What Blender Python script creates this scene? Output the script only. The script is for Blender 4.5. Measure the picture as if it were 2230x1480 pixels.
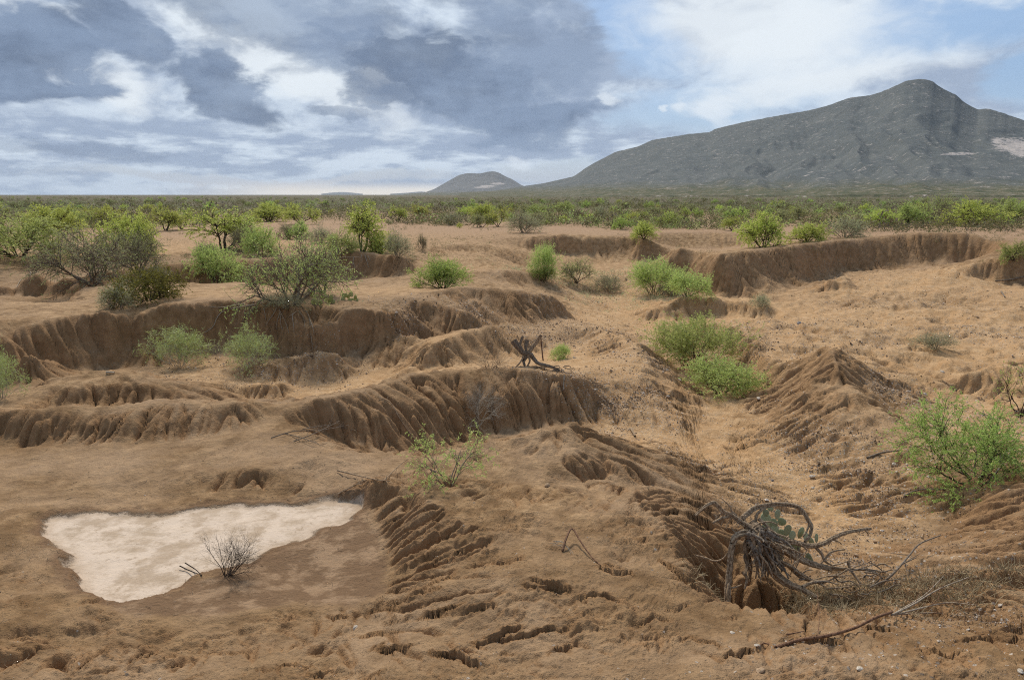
import bpy, math, random
import numpy as np
for o in list(bpy.data.objects): bpy.data.objects.remove(o)
scene = bpy.context.scene
col = scene.collection
# ---------------------------------------------------------------- camera
cam = bpy.data.cameras.new("camera"); camo = bpy.data.objects.new("camera", cam); col.objects.link(camo)
cam.sensor_width = 36.0; cam.lens = 36.0*1600.0/2230.0
cam.clip_start = .1; cam.clip_end = 80000
camo.location = (0, 0, 4.2)
camo.rotation_euler = (math.pi/2-math.atan((740.0-424.0)/1600.0), 0, 0)
scene.camera = camo
# ---------------------------------------------------------------- node helpers
class G:
    def __init__(s, tree): s.t = tree; s.n = tree.nodes; s.l = tree.links
    def add(s, typ, **kw):
        nd = s.n.new(typ)
        for k, v in kw.items(): setattr(nd, k, v)
        return nd
    def put(s, sock, v):
        if isinstance(v, bpy.types.NodeSocket): s.l.new(v, sock)
        elif v is not None: sock.default_value = v
    def m(s, op, a, b=None, c=None, clamp=False):
        nd = s.add('ShaderNodeMath', operation=op); nd.use_clamp = clamp
        s.put(nd.inputs[0], a); s.put(nd.inputs[1], b)
        if c is not None: s.put(nd.inputs[2], c)
        return nd.outputs[0]
    def ss(s, v, lo, hi, a=0., b=1., smooth=True):
        nd = s.add('ShaderNodeMapRange'); nd.interpolation_type = 'SMOOTHSTEP' if smooth else 'LINEAR'
        for i, x in enumerate((v, lo, hi, a, b)): s.put(nd.inputs[i], x)
        return nd.outputs[0]
    def mix(s, f, a, b, mode='MIX'):
        nd = s.add('ShaderNodeMix', data_type='RGBA', blend_type=mode)
        s.put(nd.inputs[0], f)
        for sock, x in ((nd.inputs[6], a), (nd.inputs[7], b)):
            s.put(sock, x if isinstance(x, bpy.types.NodeSocket) else (*x, 1.0))
        return nd.outputs[2]
    def noise(s, vec, scale, detail=4., rough=.5, dist=0., dim='3D'):
        nd = s.add('ShaderNodeTexNoise', noise_dimensions=dim)
        s.put(nd.inputs['Vector'], vec); nd.inputs['Scale'].default_value = scale; nd.inputs['Detail'].default_value = detail
        nd.inputs['Roughness'].default_value = rough; nd.inputs['Distortion'].default_value = dist
        return nd.outputs[0]
    def vor(s, vec, scale, out=0, feature='F1'):
        nd = s.add('ShaderNodeTexVoronoi', feature=feature); s.put(nd.inputs['Vector'], vec); nd.inputs['Scale'].default_value = scale
        return nd.outputs[out]
    def xyz(s, x, y, z=0.):
        nd = s.add('ShaderNodeCombineXYZ')
        for i, v in enumerate((x, y, z)): s.put(nd.inputs[i], v)
        return nd.outputs[0]
    def attr(s, name):
        return s.add('ShaderNodeAttribute', attribute_name=name).outputs['Fac']
def mat(name, rough=.9):
    m = bpy.data.materials.new(name); m.use_nodes = True
    b = m.node_tree.nodes['Principled BSDF']; b.inputs['Roughness'].default_value = rough
    b.inputs['Specular IOR Level'].default_value = .15
    return m, G(m.node_tree), b
# ---------------------------------------------------------------- sky
SUN_AZ, SUN_EL = math.radians(-14), math.radians(46)
world = bpy.data.worlds.new("World"); scene.world = world; world.use_nodes = True
def build_sky():
    g = G(world.node_tree); bg = world.node_tree.nodes['Background']
    sky = g.add('ShaderNodeTexSky', sky_type='NISHITA'); sky.sun_disc = False
    sky.sun_elevation = SUN_EL; sky.sun_rotation = SUN_AZ % (2*math.pi)
    d = g.add('ShaderNodeTexCoord').outputs['Generated']
    sp = g.add('ShaderNodeSeparateXYZ'); g.put(sp.inputs[0], d); x, y, z = sp.outputs
    deg = 180/math.pi
    az = g.m('MULTIPLY', g.m('ARCTAN2', x, y), deg); el = g.m('MULTIPLY', g.m('ARCSINE', z), deg)
    # rolling wisps: bend the layout with noise
    q = g.xyz(g.m('MULTIPLY', az, .10), g.m('MULTIPLY', el, .20))
    w1 = g.noise(q, 1.3, 6, .58); q2 = g.xyz(g.m('MULTIPLY', az, .10), g.m('MULTIPLY', el, .20), 7.3); w2 = g.noise(q2, 1.3, 6, .58)
    n1 = g.m('SUBTRACT', w1, .5); n2 = g.m('SUBTRACT', w2, .5)
    wa = g.m('MULTIPLY_ADD', n1, 9., az); we = g.m('MULTIPLY_ADD', n2, 4., el)
    def blob(u, v, ru, rv, rot):
        a = math.degrees(math.atan((u-1115)/1630)); e = math.degrees(math.atan((740-v)/1600))-11.17
        k = math.degrees(1/1650); ru *= k; rv *= k; c, s_ = math.cos(math.radians(rot)), math.sin(math.radians(rot))
        da = g.m('SUBTRACT', wa, a); de = g.m('SUBTRACT', we, e)
        p = g.m('DIVIDE', g.m('ADD', g.m('MULTIPLY', da, c), g.m('MULTIPLY', de, s_)), ru)
        r = g.m('DIVIDE', g.m('ADD', g.m('MULTIPLY', de, c), g.m('MULTIPLY', da, -s_)), rv)
        return g.m('SUBTRACT', 1., g.m('SQRT', g.m('ADD', g.m('MULTIPLY', p, p), g.m('MULTIPLY', r, r))))
    def union(lst):
        o = None
        for b in lst:
            f = blob(*b); o = f if o is None else g.m('SMOOTH_MAX', o, f, .25)
        return o
    s2d = g.m('MULTIPLY', g.m('SUBTRACT', g.noise(g.xyz(g.m('MULTIPLY', az, .10), g.m('MULTIPLY', el, .19), 31.7), 2.4, 6, .56, .4), .5), 1.6)
    dark = None
    for u, v, ru, rv, rot, wgt in ((640, 60, 520, 100, -14, .62), (1010, 190, 300, 100, -18, .9), (350, -20, 420, 60, -3, .5), (1130, 120, 180, 140, 0, .62), (1150, 250, 170, 46, 8, 1.), (40, 165, 210, 100, 8, 1.), (40, 225, 190, 40, 4, 1.), (290, 105, 130, 58, -32, .85),
                  (510, 215, 150, 68, -30, .9), (830, 205, 110, 40, -5, .75), (745, 258, 70, 20, 5, .5), (200, 345, 210, 20, -3, .45), (1000, -60, 330, 80, 0, .6), (1090, 270, 120, 16, 0, .7)):
        f = g.m('MULTIPLY', g.ss(g.m('ADD', blob(u, v, ru, rv, rot), s2d), -.05, .36), wgt)
        dark = f if dark is None else g.m('MAXIMUM', dark, f)
    blue = union([(2010, 90, 230, 70, 8), (1500, 245, 260, 60, 6), (1380, 60, 190, 90, -40), (2230, 190, 90, 90, 0), (1190, 372, 160, 26, 0), (600, 385, 500, 14, 0)])
    white = union([(1650, 80, 330, 130, -8), (640, 175, 330, 45, -22), (250, 210, 130, 55, -25), (1740, 195, 330, 50, 8), (830, 185, 60, 26, 0), (2130, 30, 120, 40, 0), (60, 45, 130, 25, -20)])
    puff = union([(1570, 250, 42, 46, -20), (1300, 205, 22, 18, 0), (1470, 240, 34, 14, 0), (1428, 243, 14, 9, 0), (1120, 345, 46, 22, 0)])
    # layered stratocumulus in perspective: project to a level cloud base
    iz = g.m('DIVIDE', 1., g.m('ADD', g.m('MAXIMUM', z, 0.), .035))
    pl = g.xyz(g.m('MULTIPLY', x, iz), g.m('MULTIPLY', y, iz))
    hi = g.ss(el, 30., 45.)
    def two(sa, sb, d1, dd, off):
        a_ = g.noise(pl, sa, d1, .58, .3); b_ = g.noise(g.xyz(g.m('MULTIPLY', az, .10), g.m('MULTIPLY', el, .19), off), sb, d1, .58, dd)
        return g.m('ADD', g.m('MULTIPLY', a_, hi), g.m('MULTIPLY', b_, g.m('SUBTRACT', 1., hi)))
    s1 = two(.55, .9, 8, .3, 11.7); s2 = two(1.7, 2.7, 8, .5, 23.1)
    band = g.noise(g.xyz(g.m('MULTIPLY', az, .11), g.m('MULTIPLY', el, .5), 3.1), 1.5, 8, .6)
    lowf = g.ss(el, 6.5, 3.2)
    shade = g.mix(lowf, g.xyz(s1, s1, s1), g.xyz(band, band, band))
    sh = g.add('ShaderNodeSeparateColor'); g.put(sh.inputs[0], shade); shv = g.m('ADD', sh.outputs[0], g.m('MULTIPLY', g.m('SUBTRACT', s2, .5), .35))
    # radiances are ten times the values wanted, the Background strength is 0.1
    pale = (5.7, 6.5, 7.4); grey = (2.9, 3.6, 4.8); white_c = (6.9, 7.4, 7.8); dark_c = (1.0, 1.42, 2.25); dark2 = (1.9, 2.55, 3.7)
    c = g.mix(g.ss(shv, .41, .61), grey, pale)
    gapn = g.m('ADD', blue, g.m('MULTIPLY', g.m('SUBTRACT', s2, .5), .9))
    skyc = g.mix(.62, sky.outputs[0], (1.7, 3.1, 5.5))
    c = g.mix(g.m('MULTIPLY', g.ss(gapn, -.15, .5), .9), c, skyc)
    wn = g.m('ADD', white, g.m('MULTIPLY', g.m('SUBTRACT', s2, .5), 1.0))
    c = g.mix(g.m('MULTIPLY', g.ss(wn, -.1, .7), .85), c, white_c)
    # generic dark bands keep going outside the frame, thickened to lower the fill light
    outside = g.m('MAXIMUM', g.ss(el, 15., 24.), g.ss(g.m('ABSOLUTE', az), 38., 50.))
    gen = g.m('MULTIPLY', g.m('SUBTRACT', s1, .5), 3.2)
    dk = g.m('MAXIMUM', dark, g.m('MULTIPLY', g.ss(gen, -.45, .3), g.m('MULTIPLY', outside, .85)))
    dcol = g.mix(g.ss(g.m('ADD', w2, g.m('MULTIPLY', s2d, .25)), .34, .64), dark_c, dark2)
    c = g.mix(g.m('MULTIPLY', dk, .95), c, dcol)
    pn = g.m('ADD', puff, g.m('MULTIPLY', g.m('SUBTRACT', s2, .5), .8))
    c = g.mix(g.m('MULTIPLY', g.ss(pn, -.1, .7), .7), c, (6.6, 7.2, 7.8))
    # cream light under the cloud deck at the skyline
    glow = g.m('MULTIPLY', g.ss(el, 1.15, .15), g.ss(g.m('ABSOLUTE', g.m('ADD', az, 11.)), 17., 3.))
    c = g.mix(g.m('MULTIPLY', glow, .95), c, (9.6, 8.5, 6.9))
    g.put(bg.inputs[0], c); bg.inputs[1].default_value = .05
build_sky(); world.cycles.sampling_method = 'MANUAL'; world.cycles.sample_map_resolution = 512
sun = bpy.data.lights.new("sun", 'SUN'); sun.energy = 1.5; sun.angle = math.radians(10); sun.color = (1, .93, .82)
suno = bpy.data.objects.new("sun", sun); col.objects.link(suno)
suno.rotation_euler = (math.pi/2-SUN_EL, 0, math.pi-SUN_AZ)
scene.view_settings.view_transform = 'Standard'; scene.view_settings.look = 'None'; scene.view_settings.exposure = 1.3; scene.view_settings.gamma = 1
scene.view_settings.use_curve_mapping = False
scene.cycles.use_denoising = False; scene.cycles.filter_width = 1.1; scene.cycles.max_bounces = 6; scene.cycles.transparent_max_bounces = 8
# ---------------------------------------------------------------- terrain
FPX, HCAM, UC, VC = 1600.0, 4.2, 1115.0, 740.0
PITCH = math.atan((VC-424.0)/FPX)
SP, CP = math.sin(PITCH), math.cos(PITCH)
def px(u, v, z):
    dx = (u-UC)/FPX; dv = (VC-v)/FPX
    dy = CP + dv*SP; dz = -SP + dv*CP
    t = (z-HCAM)/dz
    return (dx*t, dy*t, z)
def pd(u, d, z):                        # column u, forward distance d, height z
    # column -> x needs the view depth; take the point on the plane y = d
    fw = d*CP - (z-HCAM)*SP
    return ((u-UC)/FPX*fw, d, z)
R0, R1, TH = 3.8, 120.0, 0.80
NT = 900; DT = 2*TH/(NT-1); NR = int(math.log(R1/R0)/DT)+1
lnr = math.log(R0)+DT*np.arange(NR); rr = np.exp(lnr)
th = -TH+DT*np.arange(NT)
XX = rr[:,None]*np.sin(th)[None,:]; YY = rr[:,None]*np.cos(th)[None,:]
CELL = (rr*DT)[:,None]
def cellco(x, y):
    r = np.hypot(x, y); return (np.log(r)-math.log(R0))/DT, (np.arctan2(x, y)+TH)/DT
TENSION = .25
LINES = """
920,552,-.55 1000,545,-.6 1080,543,-.75 1118,551,-1.1
1770,820,-1.5 1730,870,-2.05 1690,920,-2.6
1850,788,-1.3 1900,830,-1.72 1960,880,-2.1 2020,930,-2.3
680,897,-1.35 760,910,-1.6 830,902,-1.62 900,888,-1.65 1000,868,-1.75 1100,862,-1.8 1200,858,-1.92 1255,868,-2.15
140,848,-1.5 240,838,-1.5 300,842,-1.55 400,856,-1.75
0,920,-1.2 150,918,-1.2 300,918,-1.2 450,905,-1.12
200,745,-1.54 300,735,-1.52 420,728,-1.51 540,722,-1.5 640,720,-1.34 740,715,-1.24
1500,1100,-1.5 1550,1120,-1.9 1575,1150,-1.95
-500,600,-.1 -300,600,-.1 0,594,-.1 60,591,-.1 120,592,-.1 230,585,0 360,574,0 460,573,0 600,563,0 740,549,.1 790,546,.25 850,552,.15 895,566,-.2 940,582,-.7
-500,640,-1.3 -300,640,-1.3 0,638,-1.3 60,638,-1.3 110,640,-1.3
-500,665,-.7 -300,665,-.7 0,656,-.6 60,653,-.55 105,660,-.8
120,676,-1.2 138,664,-1.5 142,650,-1.5
150,658,-.8 160,636,-.6 185,621,-.5 230,622,-.5 300,620,-.5 390,612,-.5 460,618,-.45 540,612,-.5
-500,690,-.6 0,680,-.55 100,678,-.5 230,660,-.45 380,640,-.4 540,632,-.4 640,640,-.25 760,640,-.4
-500,720,-.6 -300,715,-.6 0,705,-.55 100,696,-.5 200,687,-.5 300,678,-.45 420,668,-.4 520,658,-.35 580,656,-.25 640,661,-.2 700,668,-.3 750,672,-.4
-500,730,-.8 0,740,-.85 50,747,-1.0 95,765,-1.4 140,798,-2.1
-500,850,-2.4 -300,845,-2.4 0,835,-2.4 90,825,-2.4 160,810,-2.4 230,802,-2.4 310,800,-2.4 380,790,-2.4 500,782,-2.4 640,776,-2.3 740,766,-2.2 800,745,-1.9 860,728,-1.6 905,724,-1.5
750,672,-.42 800,674,-.6 850,684,-.8 890,697,-1.1
760,660,-.5 850,655,-.55 900,655,-.6 980,668,-.8 1030,683,-1.1 1050,692,-1.35
920,700,-1.4 960,722,-1.55 1055,714,-1.62
850,648,-.5 940,634,-.4 1000,625,-.3 1060,622,-.3 1120,628,-.5 1180,640,-.9 1235,650,-1.3
1065,700,-1.65 1100,705,-1.75 1150,700,-1.9 1200,694,-2.1 1250,692,-2.35 1275,690,-2.8
760,800,-2.6 850,797,-2.6 880,800,-2.55
900,785,-2.0 925,752,-1.6 960,735,-1.45 1000,722,-1.35 1040,715,-1.4 1072,704,-1.25 1095,715,-1.6
960,742,-1.55 985,765,-1.95 1000,780,-2.2
885,803,-2.45 930,808,-2.45 970,803,-2.4 1010,795,-2.35 1060,785,-2.35 1110,772,-2.3
600,845,-2.65 700,850,-2.65 800,835,-2.7 850,825,-2.7
530,800,-2.2 600,778,-2.0 680,763,-1.8 735,760,-1.8 752,775,-2.1
540,825,-2.6 640,838,-2.7 745,822,-2.7
515,852,-2.5 570,832,-2.3 640,828,-2.35 660,838,-2.6
540,870,-2.75 620,874,-2.75
735,830,-2.4 752,816,-2.25 768,824,-2.5
740,842,-2.7 780,838,-2.7
-500,870,-2.3 -100,860,-2.2 0,870,-2.2 40,860,-2.0
60,850,-1.9 120,820,-1.5 180,804,-1.3 240,798,-1.25 300,806,-1.4 380,826,-1.6 450,836,-1.8 500,850,-2.2
140,872,-1.8 300,868,-1.85 420,874,-2.0 520,870,-2.3
-500,905,-1.1 -300,900,-1.1 0,890,-1.0 150,880,-1.0 300,878,-1.0 420,875,-.95 520,866,-.9 570,872,-1.1 610,885,-1.4
-500,980,-1.6 -300,975,-1.6 0,955,-1.6 150,960,-1.55 300,960,-1.5 450,945,-1.4 560,925,-1.35 640,908,-1.3
-500,1030,-1.5 0,1030,-1.55 300,1040,-1.5 560,1020,-1.35
660,940,-1.3 720,985,-1.35 770,1020,-1.4
-500,1090,-1.45 0,1090,-1.5 100,1095,-1.55 430,1080,-1.55 700,1075,-1.5
0,1200,-1.35 30,1300,-1.25 0,1400,-1.1
100,1400,-1.25 300,1400,-1.3 600,1400,-1.25 900,1380,-1.1
-900,1480,-.9 0,1480,-.95 300,1480,-1.1 600,1480,-1.05 900,1480,-.9 1300,1480,-.7 1700,1480,-.6 2230,1480,-.55 3000,1480,-.5
-900,1300,-1.0 -300,1250,-1.2 -150,1180,-1.3
800,1050,-1.25 850,1060,-1.1 950,1090,-.95 1050,1150,-.9 1150,1250,-.85 1100,1350,-.92
800,1105,-1.52 815,1180,-1.53 830,1260,-1.5 800,1330,-1.42
640,1230,-1.6 700,1280,-1.55
780,978,-2.25 820,992,-2.3 860,1005,-2.45 900,1003,-2.6 980,970,-2.75 1060,948,-2.8 1200,925,-2.7 1300,912,-2.7 1420,935,-2.85 1500,960,-2.9
870,1020,-1.4 910,1012,-1.35 960,985,-1.3 1040,961,-1.2 1100,949,-1.1 1180,941,-1.0 1230,926,-.95 1290,929,-1.05 1350,953,-1.3 1420,985,-1.55 1500,1020,-1.8 1560,1055,-2.0
1240,980,-1.05
1250,1052,-1.35 1300,1050,-1.45 1400,1051,-1.65 1480,1053,-1.85
1340,995,-1.25 1400,1020,-1.5
1000,1005,-1.38 1080,1010,-1.25
600,905,-1.3 640,893,-1.2 700,871,-1.1 760,851,-1.1 830,831,-1.15 900,813,-1.2 960,803,-1.25 1040,799,-1.25 1120,803,-1.3 1200,809,-1.4 1250,818,-1.5 1285,840,-1.85 1310,872,-2.25
690,935,-1.75 760,968,-2.2
1330,720,-1.9 1380,748,-1.85 1400,775,-1.9 1405,800,-1.95 1395,850,-2.3 1385,890,-2.55
1265,700,-2.1 1300,706,-1.95 1330,720,-1.9
1350,700,-2.7 1395,735,-2.9 1430,775,-2.95
1250,740,-2.55 1290,775,-2.45
1200,760,-2.55 1150,782,-2.4 1230,795,-2.1 1285,803,-1.85
1350,860,-2.25 1340,890,-2.5
1270,650,-3.0 1300,640,-3 1350,670,-3 1390,710,-3 1430,745,-3 1480,790,-3 1522,830,-3 1545,870,-3 1552,905,-3 1562,950,-2.95 1612,990,-2.9 1680,1030,-2.8 1750,1075,-2.7 1810,1110,-2.6 1850,1150,-2.4
1230,600,-2.9 1300,600,-2.95 1380,600,-2.95
1390,692,-2.75 1440,666,-2.25 1490,649,-1.8 1530,641,-1.65 1570,644,-1.65 1610,652,-1.75 1650,667,-2.1 1680,685,-2.5
1430,705,-2.9 1480,697,-2.85 1530,692,-2.8 1600,690,-2.75
1530,706,-2.4 1580,715,-2.15 1620,740,-2.1 1650,770,-2.1 1690,795,-2.0
1640,715,-2.1 1700,720,-2.0 1800,722,-1.9 1900,722,-2.0
1540,740,-2.85 1590,770,-2.9 1625,810,-2.9 1645,860,-2.9
1800,743,-1.0 1815,760,-.95 1825,790,-1.1 1840,830,-1.5 1860,880,-1.8 1880,930,-2.0 1900,960,-2.1
1755,775,-1.55 1735,800,-1.9 1700,850,-2.45 1660,900,-2.8 1620,935,-2.88
1850,765,-1.5 1890,800,-1.9 1960,850,-2.2 2050,880,-2.4
1750,1000,-2.7 1850,1000,-2.4 2000,1000,-2.1 1950,1060,-2.2
1980,745,-2.45 2100,745,-2.45 2230,740,-2.3 2500,740,-2.0
2200,700,-2.3 2500,700,-1.8
1975,830,-2.8 2040,850,-2.8 2100,872,-2.75
2010,823,-2.4 2060,813,-1.95 2150,801,-1.75 2230,798,-1.7 2500,790,-1.6
2110,905,-2.5 2230,900,-2.3 2500,900,-2.0
2040,1040,-2.1 2150,1040,-1.9
2120,1130,-1.7 2170,1090,-1.45 2230,1062,-1.25 2500,1020,-.9
2060,1140,-2.1 2000,1180,-2.1 1900,1200,-2.15
2100,1120,-1.85 2150,1130,-1.6 2200,1110,-1.35
2230,1150,-1.1 2500,1150,-.8
2100,1200,-1.6 2230,1250,-1.0 2600,1300,-.7
1900,1265,-1.75 2000,1270,-1.6
1750,1310,-1.15 1900,1335,-1.0 2100,1340,-.9 2230,1350,-.8
1400,1100,-1.0 1470,1150,-1.05 1500,1230,-1.0 1530,1305,-.95 1600,1332,-.92 1680,1328,-1.0
1560,1170,-1.5 1580,1230,-1.8 1600,1280,-1.9 1660,1270,-1.7
1640,1130,-2.3 1720,1180,-2.3
1580,1080,-2.1 1610,1115,-2.15
1700,1230,-1.75 1780,1230,-1.9
1200,1060,-1.2
1350,1100,-.9 1250,1200,-.85 1400,1260,-.85 1300,1380,-.8
1010,593,-.8 1080,587,-.6 1150,589,-.8 1190,597,-1.2 1212,622,-2.2
1000,612,-1.0 1100,612,-1.2 1180,622,-1.7
880,590,-.9 920,577,-.6 1000,563,-.4 1080,561,-.5 1135,575,-1.1 1155,592,-2.0
930,584,-.75 1040,580,-.85
850,562,-.35 920,541,-.2 1000,533,-.2 1080,531,-.3 1125,541,-.9
850,525,0 960,513,0 1040,509,0 1110,513,0 1160,516,0 1230,515,.1 1300,514,.1 1370,513,.1 1400,517,0 1425,524,-.3
1120,535,-.8 1150,540,-1.05 1230,546,-1.3 1300,546,-1.3 1380,545,-1.3
1150,585,-2.4 1230,585,-2.5 1300,578,-2.5 1400,572,-2.35 1435,562,-1.95
1430,506,0 1530,504,0 1620,506,0 1700,500,0
1440,545,-1.8 1550,545,-1.8 1600,540,-1.6
1460,546,-.2 1480,533,.4 1500,540,.1 1530,550,-.1 1570,552,.1 1620,546,.2 1680,538,.3 1750,531,.4 1800,525,.5 1880,517,.7 1950,510,.9 2030,504,1.15 2110,505,1.15 2170,515,.9 2230,535,.5 2500,540,.3
1470,612,-2.3 1500,628,-2.5 1545,642,-2.85 1600,652,-2.8 1660,650,-2.7 1720,635,-2.6 1780,612,-2.4 1850,592,-2.0 1950,582,-1.6 2050,580,-1.5 2130,580,-1.45
1750,680,-2.6 1900,620,-2.0 2000,640,-2.0 2100,635,-1.85 2200,640,-1.7 2500,640,-1.5
1840,645,-1.95 1900,650,-1.95 1960,652,-1.95 2020,660,-2.0 2100,666,-2.1
1845,660,-2.4 1900,670,-2.55 1960,678,-2.65 2030,675,-2.5 2090,673,-2.3
1775,606,-1.45 1810,596,-1.1 1840,591,-.95 1850,602,-1.5
1762,640,-2.6 1810,640,-2.4 1855,626,-2.2
2110,588,-.9 2135,564,-.3 2170,558,0 2230,562,0 2500,560,.1
2125,614,-1.75 2180,624,-1.9 2300,622,-1.85
-500,560,0 0,560,0 150,520,0 400,535,0 620,530,0 800,520,0
1000,485,0 1500,478,0 1900,478,.2 2230,478,.2 2600,478,.2
-800,480,0 0,480,0 500,478,0
"""
HID = """
2080,27,-2.6 2200,27,-2.5
1600,9.8,-2.9 1650,9.9,-2.8 1690,10.0,-2.4
1585,10.4,-2.5
-300,43,-1.4 0,41,-1.4 60,41,-1.4 250,44,-1.4 400,44.3,-1.4 560,46,-1.6 740,52,-1.75 860,51,-1.3
640,44,-1.2 800,44,-1.1 900,46,-1.2
880,30.6,-2.45 940,31.2,-2.3 1000,31.6,-2.2 1060,32.6,-2.1
1000,42,-1.0 1120,42,-1.3
640,22.5,-2.1 750,23,-2.4 900,25.5,-2.15 1000,25.8,-1.9 1100,25.8,-1.8 1200,25.4,-1.7
1800,29.5,-2.0 1740,29,-2.1 1880,29,-2.1
300,24.6,-2.3 160,24.6,-2.3
300,20.3,-2.1 100,20,-2.0
1480,66,-2.4 1560,62,-2.2 1700,66,-1.0
2170,60,-.9 
"""
def build_constraints():
    P = []
    for txt, fn in ((LINES, px), (HID, pd)):
        for ln in txt.strip().split("\n"):
            pts = np.array([fn(*map(float, t.split(","))) for t in ln.split()])
            if len(pts) == 1: P.append(pts); continue
            for a, b in zip(pts[:-1], pts[1:]):
                n = max(2, int(np.hypot(*(b-a)[:2])/(np.hypot(*a[:2])*DT)*1.5))
                t = np.linspace(0, 1, n)[:,None]
                P.append(a+(b-a)*t)
    P = np.concatenate(P)
    # outer rim: the level plain
    P = np.concatenate([P, np.stack([112*np.sin(th), 112*np.cos(th), 0*th], 1)])
    i, j = cellco(P[:,0], P[:,1])
    k = (i >= 0)&(i < NR-1)&(j >= 0)&(j < NT-1)
    return i[k], j[k], P[k,2]
def relax(h, fix, val, n, ten):
    """tension spline: membrane mixed with a bending plate, so crests round off and faces bulge"""
    for _ in range(n):
        p = np.pad(h, 2, mode='edge')
        s4 = p[1:-3,2:-2]+p[3:-1,2:-2]+p[2:-2,1:-3]+p[2:-2,3:-1]
        dg = p[1:-3,1:-3]+p[1:-3,3:-1]+p[3:-1,1:-3]+p[3:-1,3:-1]
        t2 = p[:-4,2:-2]+p[4:,2:-2]+p[2:-2,:-4]+p[2:-2,4:]
        a = ten*.25*s4+(1-ten)*(8*s4-2*dg-t2)*.05
        h = np.where(fix, val, h+.6*(a-h))
    return h
def solve_base():
    ci, cj, cz = build_constraints()
    h = None
    for lev in (64, 32, 16, 8, 4, 2, 1):
        nr, nt = (NR+lev-1)//lev, (NT+lev-1)//lev
        idx = (ci/lev).astype(int).clip(0, nr-1)*nt+(cj/lev).astype(int).clip(0, nt-1)
        cnt = np.bincount(idx, minlength=nr*nt).reshape(nr, nt)
        s = np.bincount(idx, weights=cz, minlength=nr*nt).reshape(nr, nt)
        fix = cnt > 0; val = s/np.maximum(cnt, 1)
        if h is None: h = np.full((nr, nt), -1.0)
        else:
            h = np.repeat(np.repeat(h, 2, 0), 2, 1)[:nr,:nt]
        h = relax(h, fix, val, 400 if lev > 2 else (160 if lev == 2 else 50), TENSION)
    return h
def blur(h, s, passes=2):
    # repeated box blur, separable
    for _ in range(passes):
        for ax in (0, 1):
            k = int(s)
            p = np.pad(h, [(k+1, k) if a == ax else (0, 0) for a in (0, 1)], mode='edge')
            c = np.cumsum(p, axis=ax)
            n = 2*k+1
            h = (np.take(c, range(n, c.shape[ax]), ax)-np.take(c, range(0, c.shape[ax]-n), ax))/n
    return h
def vnoise(x, y, seed=0):
    # gradient noise on the plane, about -1..1
    xi = np.floor(x).astype(np.int64); yi = np.floor(y).astype(np.int64)
    fx, fy = x-xi, y-yi
    def g(a, b):
        n = (a*374761393+b*668265263+seed*974634777) & 0xffffffff
        n = ((n ^ (n >> 13))*1274126177) & 0xffffffff
        n = (n ^ (n >> 16)) & 0xffffffff
        t = n.astype(np.float32)*(2*math.pi/4294967296.0)
        return np.cos(t), np.sin(t)
    u = fx*fx*fx*(fx*(fx*6-15)+10); v = fy*fy*fy*(fy*(fy*6-15)+10)
    def dot(a, b):
        c, s = g(xi+a, yi+b); return c*(fx-a)+s*(fy-b)
    x0 = dot(0, 0)*(1-u)+dot(1, 0)*u; x1 = dot(0, 1)*(1-u)+dot(1, 1)*u
    return (x0*(1-v)+x1*v)*1.45
def fbm(x, y, octs, seed=0, gain=.5):
    a, t = 1.0, 0
    for o in range(octs):
        t = t+a*vnoise(x*2**o+17.3*o, y*2**o-9.1*o, seed+o); a *= gain
    return t
def bil(h, i, j):
    i0 = i.astype(np.int32); j0 = j.astype(np.int32); fi, fj = i-i0, j-j0
    k = i0*h.shape[1]+j0; f = h.ravel(); W = h.shape[1]
    return f[k], f[k+1], f[k+W], f[k+W+1], fi, fj, k
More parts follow.
